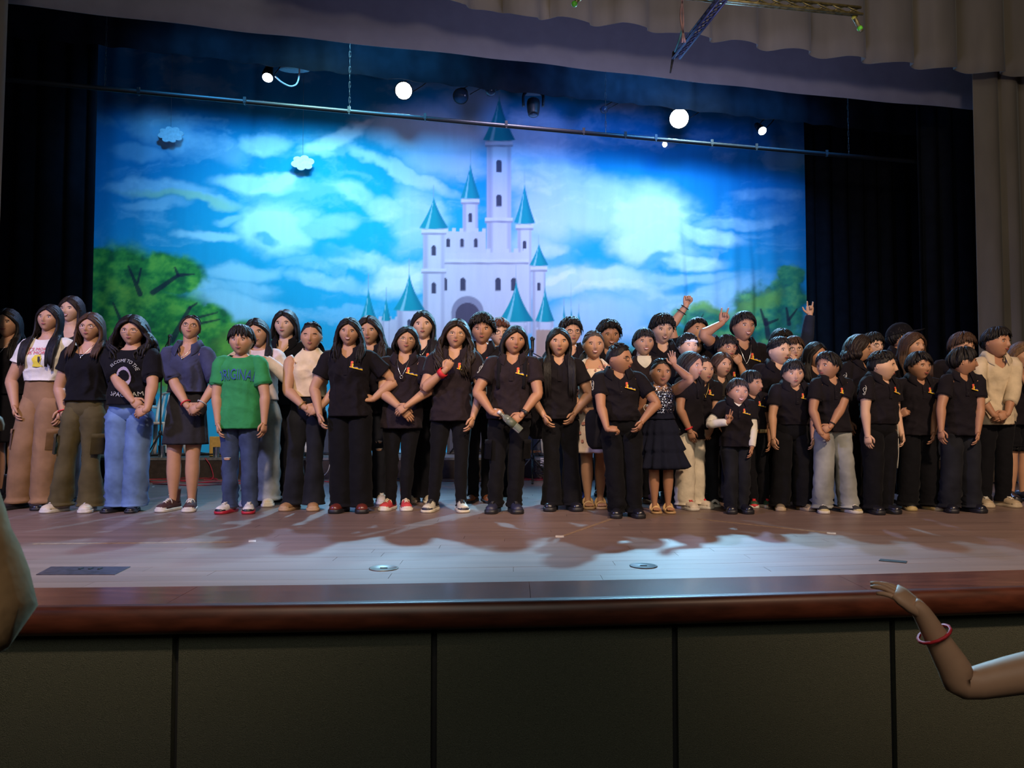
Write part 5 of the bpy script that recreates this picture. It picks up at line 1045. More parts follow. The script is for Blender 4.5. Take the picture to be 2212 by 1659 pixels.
# ---- black polos
person('laughing young woman in black polo with one hand on her hip', (739, 780), 1105, 754, 688, 55, b=1.08, head=(4, 0, 4), hair=('long', 'black', dict(len=.16, front=.1, curl=.4, vol=.3)), top=polo(hem=.49), bot=dict(m='blackpants', k='wide'), shoes='oxblood', shk='boot', fem=1, smile=1.1, group=G1,
       arms=(A(690, 894, .10), A(806, 862, .02, d=(-.85, -.4, .1), n=(.3, -.6, .6), c=.35, pole=(1, .3, -.3))), ex=['earrings'])
person('long wavy-haired girl behind, in black polo and ripped black jeans', (792, 823), 1086, 799, 685, 56, b=1.05, head=(0, 2, 0), hair=('long', 'dark', dict(len=.22, front=.2, curl=.7, vol=.4)), top=polo(), bot=dict(m='jeansdark', k='straight', rips=[(1, .01), (1, .05)]), shoes='white', shk='sneaker', fem=1, group=G1, arms=('back', 'down'))
person('woman with round glasses and ring pendant, black polo, red canvas sneakers', (843, 875), 1100, 877, 706, 54, b=1.08, head=(10, -3, 3), hair=('long', 'black', dict(len=.08, front=0, vol=.3, wisp=True)), top=polo(m='polo2', hem=.44), bot=dict(m='blackpants', k='skinny'), shoes='redhi', shk='hightop', fem=.8, smile=.5, group=G1,
       arms=(A(868, 884, .20, d=(.75, -.1, -.7), n=(.2, -1, .2), c=.3), A(880, 876, .25, d=(-.75, -.1, -.5), n=(0, -1, .3), c=.45)), ex=[('glasses', dict(m=M_FRAMEG)), ('necklace', dict(d=.725, ring=1))])
person('tall long-haired woman behind in black polo with cross pendant', (893, 925), 1084, 915, 672, 57, b=1.0, head=(4, 0, -2), hair=('long', 'black', dict(len=.18, front=.25)), top=polo(), bot=dict(m='blackpants', k='wide'), shoes='white', shk='sneaker', fem=1, group=G1, smile=.1, skin='light', arms=('down', 'back'), ex=[('necklace', dict(d=.76))])
person('long curly-haired person with glasses, raised fist and red wristband', (935, 995), 1103, 985, 693, 56, b=1.1, head=(4, -2, 2), hair=('long', 'dark', dict(len=.22, front=.35, curl=1.0, vol=.7)), skin='tan', top=polo(m='polo2', hem=.47), bot=dict(m='blackpants', k='skinny'), shoes='bwhi', shk='hightop', group=G1, smile=.1,
       arms=(A(962, 800, .24, d=(.45, -.1, .85), n=(.3, -1, 0), c=1.25, t=.8, pole=(-.8, .1, -1)), A(1022, 900, .14)), ex=[('glasses', dict(m=M_FRAMEG)), ('wristband', dict(s=-1, w=.02, o=.022))])
person('young man with thick curly hair behind, black polo and rust shoes', (1022, 1050), 1083, 1042, 683, 57, b=1.05, head=(0, 0, 0), hair=('short', 'black', dict(curl=1.1, vol=1.0, fringe=.03, n=190)), skin='brown', top=polo(), bot=dict(m='blackpants', k='skinny'), shoes='orange', shk='flat', group=G1, arms=('down', 'back'))
person('person with reddish brown hair and glasses, half hidden behind the curly-haired man', (1066, 1092), 1069, 1078, 690, 55, b=1.05, head=(12, 0, 0), hair=('short', 'red', dict(vol=.7, fringe=.05)), skin='light', top=polo(), bot=dict(m='jeansdark'), shoes='blackshoe', group=G1, ex=['glasses'])
PB = person('young woman with shoulder-length straight hair holding a bottle', (1069, 1110), 1106, 1109, 705, 57, b=1.17, head=(12, 0, 3), hair=('long', 'black', dict(len=.085, front=.1, vol=.2)), skin='brown', top=polo(m='polo2', hem=.50, clef=-1), bot=dict(m='blackpants', k='straight', pockets=True, fold=1.8), shoes='navyshoe', shk='boot', fem=.8, smile=.1, group=G1, wide=1.04,
       arms=(A(1062, 890, .20, d=(.85, -.2, -.1), n=(0, -.8, .6), c=.8, t=.7), A(1128, 896, .20, d=(-.75, -.2, -.55), n=(.1, -1, .2), c=.5)), ex=[('watch', dict(s=1, m=M_BLACKP, w=.009)), 'straps'])
person('girl with very long straight hair, black polo, flared black trousers', (1193, 1236), 1101, 1205, 708, 58, b=1.0, head=(3, 0, 2), hair=('long', 'black', dict(len=.30, front=.55)), skin='tan', top=polo(hem=.495, clef=-1, logo=False), bot=dict(m='blackpants', k='flare'), shoes='blackshoe', shk='boot', fem=1, group=G1,
       arms=(A(1174, 896, .15), A(1241, 892, .10)), ex=[('bag', dict(s=-1))])
person('man with curly top and glasses behind the very long haired girl', (1222, 1252), 1080, 1231, 689, 54, b=1.1, head=(14, 0, 0), hair=('short', 'black', dict(curl=.8, vol=.6, fringe=0)), skin='tan', top=polo(), bot=dict(m='jeansmid'), shoes='blue', group=G1, ex=['glasses'])
person('girl in cream floral dress with gold sandals', (1274, 1292), 1096, 1281, 714, 58, b=.97, head=(4, 0, 0), hair=('tied', 'grey', dict(len=.10, vol=.3, side=-1)), skin='tan', top=dict(wr=.2, m='floral', neck='square', nz=.838, hem=.60, sleeve='none', fit=.95, grow=.006, name='dress_bodice'), bot=dict(m='floral', k='dress', waist=.61, hem=.31, flare=.085, bare=True, rip=.006), shoes='goldsandal', shk='sandal', fem=.5, smile=.9,
       arms=(A(1266, 886, .18, d=(.8, -.1, -.5), n=(0, -1, .3), c=.5), A(1290, 892, .18, d=(-.8, -.1, -.5), n=(0, -1, .3), c=.5)), ex=['floralprint'])
person('smiling young man with curly hair behind the floral dress', (1300, 1328), 1069, 1314, 696, 56, b=1.1, head=(8, 0, 0), hair=('short', 'black', dict(curl=1.0, vol=.7, n=130)), skin='brown', top=polo(), bot=dict(m='jeansdark'), shoes='blackshoe', group=G1, smile=1.1)
person('chubby boy with glasses looking aside, black polo and shoulder bag', (1334, 1370), 1116, 1333, 742, 62, b=1.2, head=(52, 0, 0), hair=('buzz', 'black'), skin='brown', top=polo(hem=.55, tuck=True, clef=-1, fit=1.0), bot=dict(m='blackpants', k='baggy', waist=.57, fold=1.4), shoes='blackshoe', shk='boot', group=G1, bel=.02, smile=.6, wide=1.08, neckr=1.15,
       arms=(A(1312, 928, .22, d=(.95, -.2, .0), n=(0, -.6, .8), c=.8), A(1387, 910, .15)), ex=['glasses', ('bag', dict(s=-1))])
person('smiling boy in dark v-neck sweater over white undershirt', (1374, 1402), 1084, 1389, 711, 54, b=1.0, head=(6, 0, 0), hair=('short', 'black', dict(vol=.4, fringe=.04)), skin='tan', top=dict(m='sweater', neck='vneck', hem=.48, sleeve='long', name='sweater'), bot=dict(m='jeansdark'), shoes='purple', shk='sneaker', smile=1.1, ex=['undershirt'])
person('tall young man with tousled hair and closed smile at the back', (1412, 1442), 1071, 1428, 682, 57, b=1.15, head=(6, 6, 0), hair=('short', 'black', dict(curl=.7, vol=.8, fringe=.05, n=130)), skin='light', top=polo(logo=False), bot=dict(m='blackpants'), shoes='blackshoe', smile=.9, group=G1)
person('little girl in black sequin ruffled dress waving her hand', (1414, 1443), 1106, 1424, 773, 57, b=1.0, head=(4, 0, 4), hair=('tied', 'black', dict(len=.08)), skin='brown', top=dict(m='navy', neck='square', nz=.838, hem=.60, sleeve='none', fit=.97, grow=.006, name='dress_bodice'), bot=dict(m='navy', k='dress', waist=.63, hem=.28, flare=.085, bare=True, tiers=3, rip=.010, nf=14), shoes='goldsandal', shk='sandal', smile=.5,
       arms=(A(1400, 880, .14, d=(1, -.1, .1), n=(0, -1, .1), c=.2, t=.5, pole=(-.3, .5, -1)), A(1456, 788, .12, d=(-.25, -.1, 1), n=(0, 1, .1), c=.12, s=.22, t=.0, pole=(1, .0, -2.5))), ex=['sequins', ('bracelet', dict(s=-1, m=M_RUB))])
person('young man at the back raising a clenched fist', (1488, 1516), 1060, 1500, 688, 56, b=1.15, head=(16, -12, 10), hair=('short', 'black', dict(vol=.4, fringe=0)), skin='tan', top=polo(), bot=dict(m='jeansdark'), shoes='blackshoe', smile=1.0, group=G1,
       arms=(A(1482, 660, .1, d=(.1, -.1, 1), n=(-.4, .9, 0), c=1.35, t=.9, pole=(-1, .1, -.3)), 'down'), ex=[('bracelet', dict(s=-1, m=M_BLACKP, o=.012)), ('bracelet', dict(s=-1, m=M_BLACKP, o=.045))])
person('boy with white headband looking up beside the raised fist', (1470, 1496), 1086, 1484, 723, 50, b=1.05, head=(18, -8, 0), hair=('short', 'black', dict(curl=.5, vol=.5, fringe=.03)), skin='light', top=dict(m='black', neck='tee', hem=.48), bot=dict(m='blackpants'), shoes='blackshoe', smile=.6, ex=['headband'])
person('slim girl in black polo and cream trousers with red string bracelet', (1474, 1506), 1098, 1486, 759, 58, b=.95, yaw=35, head=(10, 2, 0), hair=('long', 'dark', dict(len=.06, front=0, wisp=True)), skin='brown', top=polo(hem=.44, clef=-1, logo=False), bot=dict(m='offwhite', k='wide', fold=1.4), shoes='redwhite', shk='sneaker', fl=.24, smile=.1, group=G1, arms=(A(1490, 930, .17), 'back'), ex=[('bracelet', dict(s=-1, m=M_RED, w=.006))])
person('small girl with pendant, black polo, grey jeans and white sandals', (1515, 1540), 1092, 1514, 769, 56, b=.93, head=(22, 0, 0), hair=('tied', 'dark', dict(len=.10)), skin='tan', top=polo(hem=.52), bot=dict(m='jeansdark', k='straight', waist=.56), shoes='whitesandal', shk='sandal', group=G1,
       arms=(A(1516, 932, .14, d=(.75, -.1, -.6), n=(0, -1, .2), c=.5), A(1534, 936, .14, d=(-.75, -.1, -.6), n=(0, -1, .2), c=.5)), ex=[('necklace', dict(d=.73, m=M_GOLD))])
person('child with long side fringe in charcoal polo, looking aside', (1540, 1564), 1084, 1555, 761, 50, b=.98, head=(24, 0, 0), hair=('long', 'brown', dict(len=.0, front=0, part=-.15, wisp=True)), skin='tan', top=polo(m='greypolo', logo=False, clef=0), bot=dict(m='jeansdark'), shoes='blackshoe', arms=('down', A(1546, 944, .15, d=(.6, -.2, -.2), n=(0, -1, .3), c=.8)))
person('boy with bowl haircut and red-rimmed glasses, behind the side-fringed child', (1552, 1578), 1076, 1566, 725, 50, b=1.0, head=(18, 0, 0), hair=('short', 'black', dict(fringe=.09, vol=.5)), skin='tan', top=polo(), bot=dict(m='blackpants'), shoes='blackshoe', smile=.8, group=G1, ex=[('glasses', dict(m=mat('frame_red', (.35, .08, .06), .3)))], arms=('down', A(1598, 786, .14, d=(-.5, -.2, .7), n=(0, -1, .1), c=1.0, pole=(1, .1, -2.5))))
person('tall young man with silver chain making a horns hand sign', (1588, 1618), 1070, 1601, 676, 58, b=1.1, head=(14, -2, 3), hair=('short', 'black', dict(vol=.5, fringe=.02, sweep=.6)), skin='brown', top=polo(), bot=dict(m='blackpants'), shoes='blackshoe', smile=1.0, group=G1,
       arms=(A(1560, 697, .05, d=(.15, -.1, 1), n=(0, 1, 0), c=[.05, 1.35, 1.35, .05], t=.9, pole=(-1, .0, -3)), 'down'), ex=[('necklace', dict(d=.715, r=.005, ring=1))])
person('person at the back in blue long sleeves raising a horns hand sign', (1676, 1704), 1060, 1684, 712, 56, b=1.1, head=(5, 8, 0), hair=('short', 'black', dict(vol=.5)), skin='light', top=dict(m='bluesleeve', neck='tee', hem=.48, sleeve='long', name='sweatshirt'), bot=dict(m='blackpants'), shoes='blackshoe',
       arms=('down', A(1754, 664, .05, d=(-.05, -.1, 1), n=(0, 1, 0), c=[.05, 1.35, 1.35, .05], t=-.3, pole=(1, .0, -2))))
person('person with glasses resting a hand on the mouth', (1698, 1724), 1072, 1712, 728, 50, b=1.0, head=(-6, 0, 0), hair=('short', 'brown', dict(fringe=.05, vol=.5)), skin='light', top=polo(logo=False), bot=dict(m='blackpants'), shoes='blackshoe', ex=['glasses'], group=G1, arms=('down', A(1720, 790, .16, d=(-.25, -.1, .95), n=(.5, -.8, 0), c=.4, pole=(1, .1, -.9))))
person('stocky boy with short crop and folded arms, black polo', (1666, 1694), 1088, 1679, 728, 56, b=1.22, head=(24, 0, 0), hair=('short', 'black', dict(vol=.1, sides=.4)), skin='light', top=polo(logo=False), bot=dict(m='blackpants'), shoes='khaki', group=G1, wide=1.04, arms=('down', A(1662, 866, .24, d=(-.95, -.1, .1), n=(0, -1, .3), c=.5, pole=(1, .2, -.6))))
person('girl with long dark hair behind, turned to the right', (1746, 1772), 1081, 1757, 739, 51, b=1.0, head=(28, 0, 0), hair=('long', 'black', dict(len=.17, front=.3)), skin='brown', top=polo(), bot=dict(m='blackpants'), shoes='blackshoe', fem=1, group=G1, smile=.4)
person('smallest boy grimacing and making a peace sign, white sleeves', (1580, 1602), 1107, 1589, 817, 55, b=1.15, head=(8, 0, 3), hair=('short', 'dark', dict(vol=.15, fringe=.02)), skin='brown', top=polo(hem=.49, clef=0, sleeve='short', slen=.6), bot=dict(m='jeansdark', k='baggy', fold=1.5), shoes='blackshoe', shk='boot', fl=.20, smile=1.2, group=G1,
       arms=(A(1573, 912, .16, d=(.05, -.1, 1), n=(0, 1, 0), c=[.0, .0, 1.35, 1.35], t=.9, s=.25, pole=(-1, .1, -.8)), A(1624, 976, .10)), ex=['white_sleeves', ('undershirt', dict())])
person('small boy with gold belt looking to the right, black polo', (1628, 1650), 1095, 1619, 800, 52, b=1.08, head=(40, 0, 0), hair=('short', 'black', dict(vol=.2, fringe=.03)), skin='brown', top=polo(hem=.54, tuck=True), bot=dict(m='blackpants', k='straight', waist=.555, belt=mat('belt_gold', (.42, .33, .16), .4, metal=.5, amt=.4, ns=90), bk=1.04), shoes='redgreen', shk='sneaker', group=G1, smile=.3, arms=('back', A(1663, 954, .12)))
person('small boy with tucked black polo standing straight, arms down', (1684, 1734), 1101, 1711, 777, 55, b=1.22, head=(-4, 3, 0), hair=('short', 'black', dict(fringe=.06, vol=.4)), skin='tan', top=polo(hem=.565, tuck=True, fit=1.02), bot=dict(m='blackpants', k='wide', waist=.58), shoes='khaki', shk='sneaker', group=G1, arms=(A(1670, 948, .12), A(1757, 948, .12)))
person('boy turned to the left in black polo and faded grey jeans', (1776, 1832), 1106, 1792, 760, 56, b=1.02, head=(-62, 0, 0), hair=('short', 'black', dict(vol=.35)), skin='brown', top=polo(hem=.50), bot=dict(m='jeansgrey', k='wide', fold=2.2), shoes='skate', shk='sneaker', group=G1,
       arms=(A(1772, 934, .16, d=(.7, -.1, -.5), n=(0, -1, .3), c=.5), A(1788, 936, .18, d=(-.75, -.1, -.4), n=(0, -1, .3), c=.5)), ex=[('bracelet', dict(s=1, m=M_BLACKP))])
person('curly-haired woman with glasses facing right, treble clef sleeve', (1836, 1864), 1088, 1850, 724, 52, b=1.1, yaw=35, head=(22, 0, 0), hair=('long', 'dark', dict(len=.09, front=0, curl=1, vol=.5)), skin='tan', top=polo(logo=False, clef=-1), bot=dict(m='blackpants'), shoes='blackshoe', fem=1, group=G1, ex=['glasses'])
person('person with glasses at the back behind the curly-haired woman', (1868, 1894), 1073, 1880, 720, 50, b=1.0, head=(20, 0, 0), hair=('short', 'black', dict(vol=.6, fringe=.06)), skin='light', top=polo(logo=False), bot=dict(m='blackpants'), shoes='blackshoe', ex=['glasses'], group=G1)
person('chubby boy with cropped hair facing right, black tracksuit trousers', (1882, 1912), 1108, 1898, 757, 62, b=1.18, yaw=18, head=(38, 0, 0), hair=('short', 'black', dict(vol=.0, sides=.3)), skin='light', top=polo(hem=.545, tuck=True, clef=-1), bot=dict(m='blackpants', k='baggy', waist=.56), shoes='blackshoe', shk='boot', group=G1, wide=1.06, bel=.012, neckr=1.15, arms=(A(1874, 944, .16), 'down'), ex=['stripe'])
person('person in dark cap at the back turned away', (1928, 1956), 1062, 1944, 700, 54, b=1.1, head=(72, -12, 0), hair=('short', 'black', dict(vol=.1)), skin='tan', top=polo(logo=False), bot=dict(m='blackpants'), shoes='blackshoe', ex=['cap'], group=G1)
person('woman with long brown-tipped hair behind the boys', (1954, 1982), 1078, 1966, 719, 52, b=1.05, head=(20, 0, 4), hair=('long', 'brown', dict(len=.2, front=.3, vol=.3)), skin='tan', top=polo(), bot=dict(m='blackpants'), shoes='blackshoe', fem=1, group=G1)
person('boy with side-parted hair in loose black polo and yellow-soled shoes', (1962, 2008), 1100, 1980, 761, 56, b=1.06, head=(14, 0, 0), hair=('short', 'black', dict(vol=.5, fringe=.04, sweep=.6)), skin='brown', top=polo(hem=.47), bot=dict(m='blackpants', k='wide'), shoes='yellowsole', shk='sneaker', group=G1, smile=.4,
       arms=(A(1944, 898, .08, c=1.2, d=(.3, -.4, .3)), A(2016, 936, .14)))
person('person behind in black polo, head partly hidden by a boy', (2058, 2088), 1078, 2072, 720, 56, b=1.25, head=(12, 3, 0), hair=('short', 'brown', dict(vol=.7, fringe=.06)), skin='tan', top=polo(logo=False), bot=dict(m='blackpants'), shoes='blackshoe', group=G1, smile=.4)
person('boy looking away to the right in black polo and dark jeans', (2050, 2096), 1105, 2073, 750, 58, b=.97, head=(74, 0, 0), hair=('short', 'black', dict(vol=.35, n=120)), skin='brown', top=polo(hem=.46), bot=dict(m='jeansdark', k='wide', fold=1.8), shoes='blackshoe', shk='boot', group=G1, arms=(A(2032, 936, .15), A(2112, 936, .12)))
person('young man in open-collared cream shirt and black trousers', (2124, 2166), 1093, 2146, 709, 57, b=.98, head=(24, -3, 4), hair=('short', 'black', dict(vol=.6, fringe=.01, sweep=-.4, sides=.7)), skin='brown', top=dict(m='beige', neck='vneck', collar=True, hem=.455, sleeve='long', cuff=.22, name='dress_shirt', fit=1.02), bot=dict(m='blackpants', k='straight'), shoes='beige', shk='sneaker', smile=.4, hscale=1.05,
       arms=(A(2146, 896, .2, d=(.85, -.1, -.35), n=(0, -1, .3), c=.5), A(2176, 896, .22, d=(-.85, -.1, -.35), n=(0, -1, .3), c=.5)))
person('girl with light brown hair and shorts at the right edge, hand at her chin', (2184, 2208), 1082, 2196, 738, 54, b=.95, head=(10, 6, 8), hair=('long', 'light', dict(len=.12, front=.2)), skin='tan', top=polo(), bot=dict(m='blackpants', k='shorts', end=.34, bare=True), shoes='blackshoe', shk='sneaker', fem=1, smile=.8, group=G1, arms=('down', A(2206, 812, .16, d=(-.2, -.1, .9), n=(.3, -.9, 0), c=.6, pole=(1, .1, -.9))))

# ------------------------------------------------------------------ rigging and lamps
M_PIPE = mat('black_pipe', (.012, .012, .015), .45, metal=.0, spec=.6); M_STEEL = mat('steel', (.35, .35, .36), .35, metal=.9); M_LAMPB = mat('lamp_body', (.02, .02, .024), .45, metal=.3)
M_GLOW = mat('lamp_glow', (1, 1, 1), emit=(.85, .95, 1.0), es=30); M_GLOW2 = mat('lamp_glow_soft', (1, 1, 1), emit=(.85, .93, 1.0), es=6)
M_CHROME = mat('chrome', (.6, .65, .7), .15, metal=1.0); M_DIM = mat('lamp_glass', (.03, .05, .09), .1)
a, b_ = pv(20, 172, 9.9), pv(2060, 356, 9.9)
rt = empty('pipe_batten', (a + b_) / 2, label='long black pipe batten hanging across the stage in front of the backdrop', category='batten'); cen_ = (a + b_) / 2
g = MB(); tube(g, np.array([a + (b_ - a) * t - [0, 0, .02 * math.sin(math.pi * t)] for t in np.linspace(-.12, 1.1, 14)]) - cen_, .030, 12, M_PIPE); g.obj('pipe', rt)
for px in (180, 628, 1170, 1770):
    t = (px - 20) / 2040; p = a + (b_ - a) * t; g = MB(); n_ = 40
    for i in range(n_):
        z = p[2] + .03 + i * .10; an = np.linspace(0, 6.2832, 9); rx, ry = ((.010, 0) if i % 2 else (0, .010)); tube(g, [np.array([p[0] + rx * math.cos(q), p[1] + ry * math.cos(q), z + .05 * math.sin(q)]) - cen_ for q in an], .003, 4, M_PIPE)
    g.obj('chain', rt, kind='stuff')
for px in (240, 430, 628, 780, 950, 1120, 1215, 1286, 1420, 1530, 1710):
    t = (px - 20) / 2040; p = a + (b_ - a) * t - cen_; g = MB(); box(g, p + [0, -.034, 0], (.035, .012, .075), M_PIPE); box(g, p + [.0, -.02, -.045], (.02, .03, .025), M_PIPE); g.obj('clamp', rt, smooth=False)
ld = empty('pipe_batten', pv(1106, 150, 11.2), label='upper lamp batten hidden behind the border, carrying the stage lamps', category='batten'); o_ = np.array(ld.location)
A2, B2 = pv(400, 128, 11.2) + [0, 0, .30], pv(1900, 290, 11.2) + [0, 0, .30]; g = MB(); tube(g, np.array([A2 + (B2 - A2) * t for t in np.linspace(-.1, 1.1, 6)]) - o_, .026, 10, M_PIPE); g.obj('pipe', ld)
def par(px, py, aim, r, label, lit=True, body=M_LAMPB, v=11.2, ln=.32, glow=None, name='stage_lamp'):
    p = pv(px, py, v); root = empty(name, p, label=label, category='lamp'); d = nrm(np.array(aim) - p); q = Vector(d).to_track_quat('-Z', 'Y').to_matrix(); M_ = np.array(q)
    f_ = lambda V: np.asarray(V) @ M_.T
    g = MB(); an = np.arange(20) / 20 * 6.2832; prof = [(ln, r * .35), (ln * .9, r * .62), (ln * .55, r * .8), (ln * .3, r * .95), (0.02, r * 1.05), (0.0, r * 1.08), (0.0, r * .95)]
    rings = np.array([[[math.cos(t) * q_, math.sin(t) * q_, z] for t in an] for z, q_ in prof]); loft(g, rings[:, ::-1], body, True, False); g.V = [f_(v_) for v_ in g.V]; g.obj('housing', root)
    g = MB(); rings = np.array([[[math.cos(t) * q_, math.sin(t) * q_, z] for t in an] for z, q_ in ((.004, r * .96), (-.012, r * .7), (-.018, r * .3))]); loft(g, rings[:, ::-1], glow or (M_GLOW if lit else M_DIM), False, True); g.V = [f_(v_) for v_ in g.V]; g.obj('lens', root)
    g = MB(); tt = (px - 400) / 1500; top_ = A2 + (B2 - A2) * tt - p
    side = f_([[1, 0, 0]])[0]
    for s in (-1, 1): ctube(g, [f_([[s * r * 1.15, 0, ln * .3]])[0], f_([[s * r * 1.2, 0, ln * .3]])[0] * .6 + np.array(top_) * .4 + side * s * r * .5, np.array(top_)], .008, 6, M_PIPE, n=8)
    g.obj('yoke', root); return p, root
aimF = lambda px, py: gp(px, py)
p1, _ = par(872, 196, CAM + [0.1, 0, .5], .125, 'round dazzling white lamp above the left of the castle')
p2, _ = par(1467, 256, CAM + [0, 0, .3], .155, 'largest dazzling white lamp hanging right of the castle')
p3, _ = par(578, 168, gp(380, 1090), .075, 'tilted lamp with a bright lens at the left, cable trailing')
p4, _ = par(1647, 283, gp(2050, 1120) + [1.5, 0, 0], .07, 'small tilted bright lamp at the right end of the row')
par(995, 208, gp(900, 1300) + [-1.2, 0, 0], .11, 'unlit black lamp left of the castle spire', lit=False)
par(1305, 237, gp(1500, 1300), .055, 'small unlit lamp on a bent bracket between two larger lamps', lit=False, ln=.16)
par(1060, 200, gp(1060, 1060), .07, 'short unlit cylindrical lamp beside the castle spire', lit=False, ln=.16, body=mat('lamp_body_grey', (.05, .055, .08), .4, metal=.4))
# moving head lamp
p = pv(1152, 232, 11.2); mh = empty('moving_head_lamp', p, label='hanging moving head lamp with two forked arms, unlit', category='lamp')
g = MB(); box(g, (0, 0, .26), (.26, .16, .09), M_LAMPB); g.obj('base', mh, smooth=False)
for s in (-1, 1): g = MB(); ctube(g, [[s * .10, 0, .24], [s * .15, 0, .18], [s * .15, 0, .02]], [[.022, .045]] * 3, 8, M_LAMPB, n=8, sup=4); g.obj('arm', mh)
g = MB(); ctube(g, [[0, 0, .14], [0, 0, .10], [0, -.02, 0], [0, -.05, -.12], [0, -.055, -.14]], [.06, .095, .10, .085, .07], 16, M_LAMPB, n=12); g.obj('head', mh); g = MB(); ball(g, (0, -.055, -.145), (.065, .065, .015), M_DIM); g.obj('lens', mh)
g = MB(); pc = pv(595, 165, 11.15); ctube(g, [pc, pc + [.10, 0, -.09], pc + [.24, 0, -.14], pc + [.33, 0, -.02], pc + [.34, 0, .5]], .012, 6, mat('cable_white', (.5, .52, .55), .5), n=20); g.obj('lamp_cable', None, label='pale cable trailing from the left tilted lamp', category='cable')
g = MB(); pc = pv(637, 149, 11.3); ball(g, pc, (.24, .12, .035), mat('dish_grey', (.25, .32, .38), .5), 8, 18); g.obj('hanging_dish', None, label='pale shallow dish hanging under the black border, left of the bright lamp', category='fixture')
g = MB(); pc = pv(1436, 312, 9.95); ball(g, pc, (.035, .03, .04), M_GLOW2); g.obj('pilot_bulb', None, label='tiny glowing bulb clipped under the long pipe', category='lamp')
# truss pieces in front of the valance
def truss(name, P0, P1, w, label, m, seg_n, cat='truss'):
    P0, P1 = np.array(P0), np.array(P1); c0 = (P0 + P1) / 2; r = empty(name, c0, label=label, category=cat); d = nrm(P1 - P0); u_ = nrm(np.cross(d, [0, .95, .3])); v_ = np.cross(d, u_); off = [u_ * w, -u_ * w * .5 + v_ * w * .87, -u_ * w * .5 - v_ * w * .87]
    for o in off: g = MB(); tube(g, [P0 + o - c0, P1 + o - c0], .011, 8, m); g.obj('chord', r)
    g = MB()
    for i in range(seg_n):
        a_, b2 = P0 + (P1 - P0) * i / seg_n, P0 + (P1 - P0) * (i + 1) / seg_n
        for j in range(3): tube(g, [a_ + off[j] - c0, b2 + off[(j + 1) % 3] - c0], .006, 5, m)
    g.obj('bracing', r, kind='stuff'); return r
M_TR1 = mat('truss_aluminium', (.16, .14, .06), .45, 25, .5, metal=.5); M_TR2 = mat('truss_blue', (.05, .06, .14), .4, metal=.5)
tA, tB = dp(1440, -16, 5.4), dp(1858, 27, 5.9); truss('lighting_truss', tA, tB, .035, 'yellowish horizontal truss in front of the valance at the top', M_TR1, 12)
truss('lighting_truss', dp(1562, -8, 5.3), dp(1460, 122, 6.3), .035, 'dark blue truss arm slanting down to the left from the top', M_TR2, 12)
g = MB(); q0 = dp(1456, 112, 6.3); ctube(g, [q0, dp(1452, 135, 6.3), dp(1448, 158, 6.3)], [.014, .01, .006], 6, M_PIPE, n=6); g.obj('hanging_rod', None, label='thin rod hanging from the low end of the slanting truss', category='rod')
def stub(px0, py0, px1, py1, Y, label):
    a_, b2 = dp(px0, py0, Y), dp(px1, py1, Y); r = empty('end_bracket', a_, label=label, category='bracket'); g = MB(); tube(g, [a_ * 0, b2 - a_], .016, 8, M_TR1); g.obj('bar', r); g = MB(); ball(g, (b2 - a_) * .85, .022, mat('green_tag', (.10, .5, .03), .5)); g.obj('tag', r)
    g = MB(); ball(g, (b2 - a_) * .3, .02, mat('yellow_tag', (.5, .45, .05), .5)); g.obj('tag', r)
stub(1838, 24, 1861, 68, 5.9, 'short hanging bracket at the right end of the yellowish truss'); stub(1256, -10, 1238, 12, 5.4, 'short hanging bracket with green tag at the top centre')
for i, (x0, x1, x2) in enumerate(((1470, 1476, 1474), (1478, 1470, 1480))):
    g = MB(); ctube(g, [dp(x0, -20, 5.8), dp(x1, 35, 5.8), dp(x2, 92, 5.8)], .008, 6, mat('cable_pink', (.34, .20, .20), .6), n=12); g.obj('rigging_cable', None, label=['pink cable dangling left of the slanting truss', 'second pink cable dangling close to the slanting truss'][i], category='cable')
g = MB(); ctube(g, [dp(1473, 66, 6.1), dp(1466, 90, 6.1), dp(1458, 112, 6.2)], .008, 6, mat('cable_cyan', (.08, .30, .38), .5), n=8); g.obj('rigging_cable', None, label='short cyan cable beside the low end of the slanting truss', category='cable')
# hanging cloud cut-outs
def cloud(px, py, s, m, label, lobes):
    c_ = pv(px, py, 12.24); an = np.arange(60) / 60 * 6.2832; r_ = s * (.92 + .30 * np.abs(np.sin(an * lobes / 2 + .6)) ** .7 + .10 * np.sin(an * 2 + 1)); V = np.stack([np.cos(an) * r_ * 1.1, 0 * an, np.sin(an) * r_ * .85], -1); g = MB()
    R_ = np.array([V * [.97, 1, .97] + [0, -.015, 0], V + [0, -.010, 0], V + [0, .010, 0], V * [.97, 1, .97] + [0, .015, 0]]); loft(g, R_, m); r = empty('cloud_cutout', c_, TH, label=label, category='decoration'); g.obj('foam_shape', r, sharp=40)
    g = MB(); tube(g, [[0, 0, s * .8], [0, 0, 3.2]], .0018, 4, M_STEEL); g.obj('thread', r)
cloud(654, 352, .125, mat('foam_white', (.95, .97, .97), .8), 'bright white scalloped cloud cut-out hanging before the sky', 6)
cloud(369, 291, .13, mat('foam_grey', (.80, .84, .88), .8), 'duller grey scalloped cloud cut-out hanging at the far left of the sky', 8)
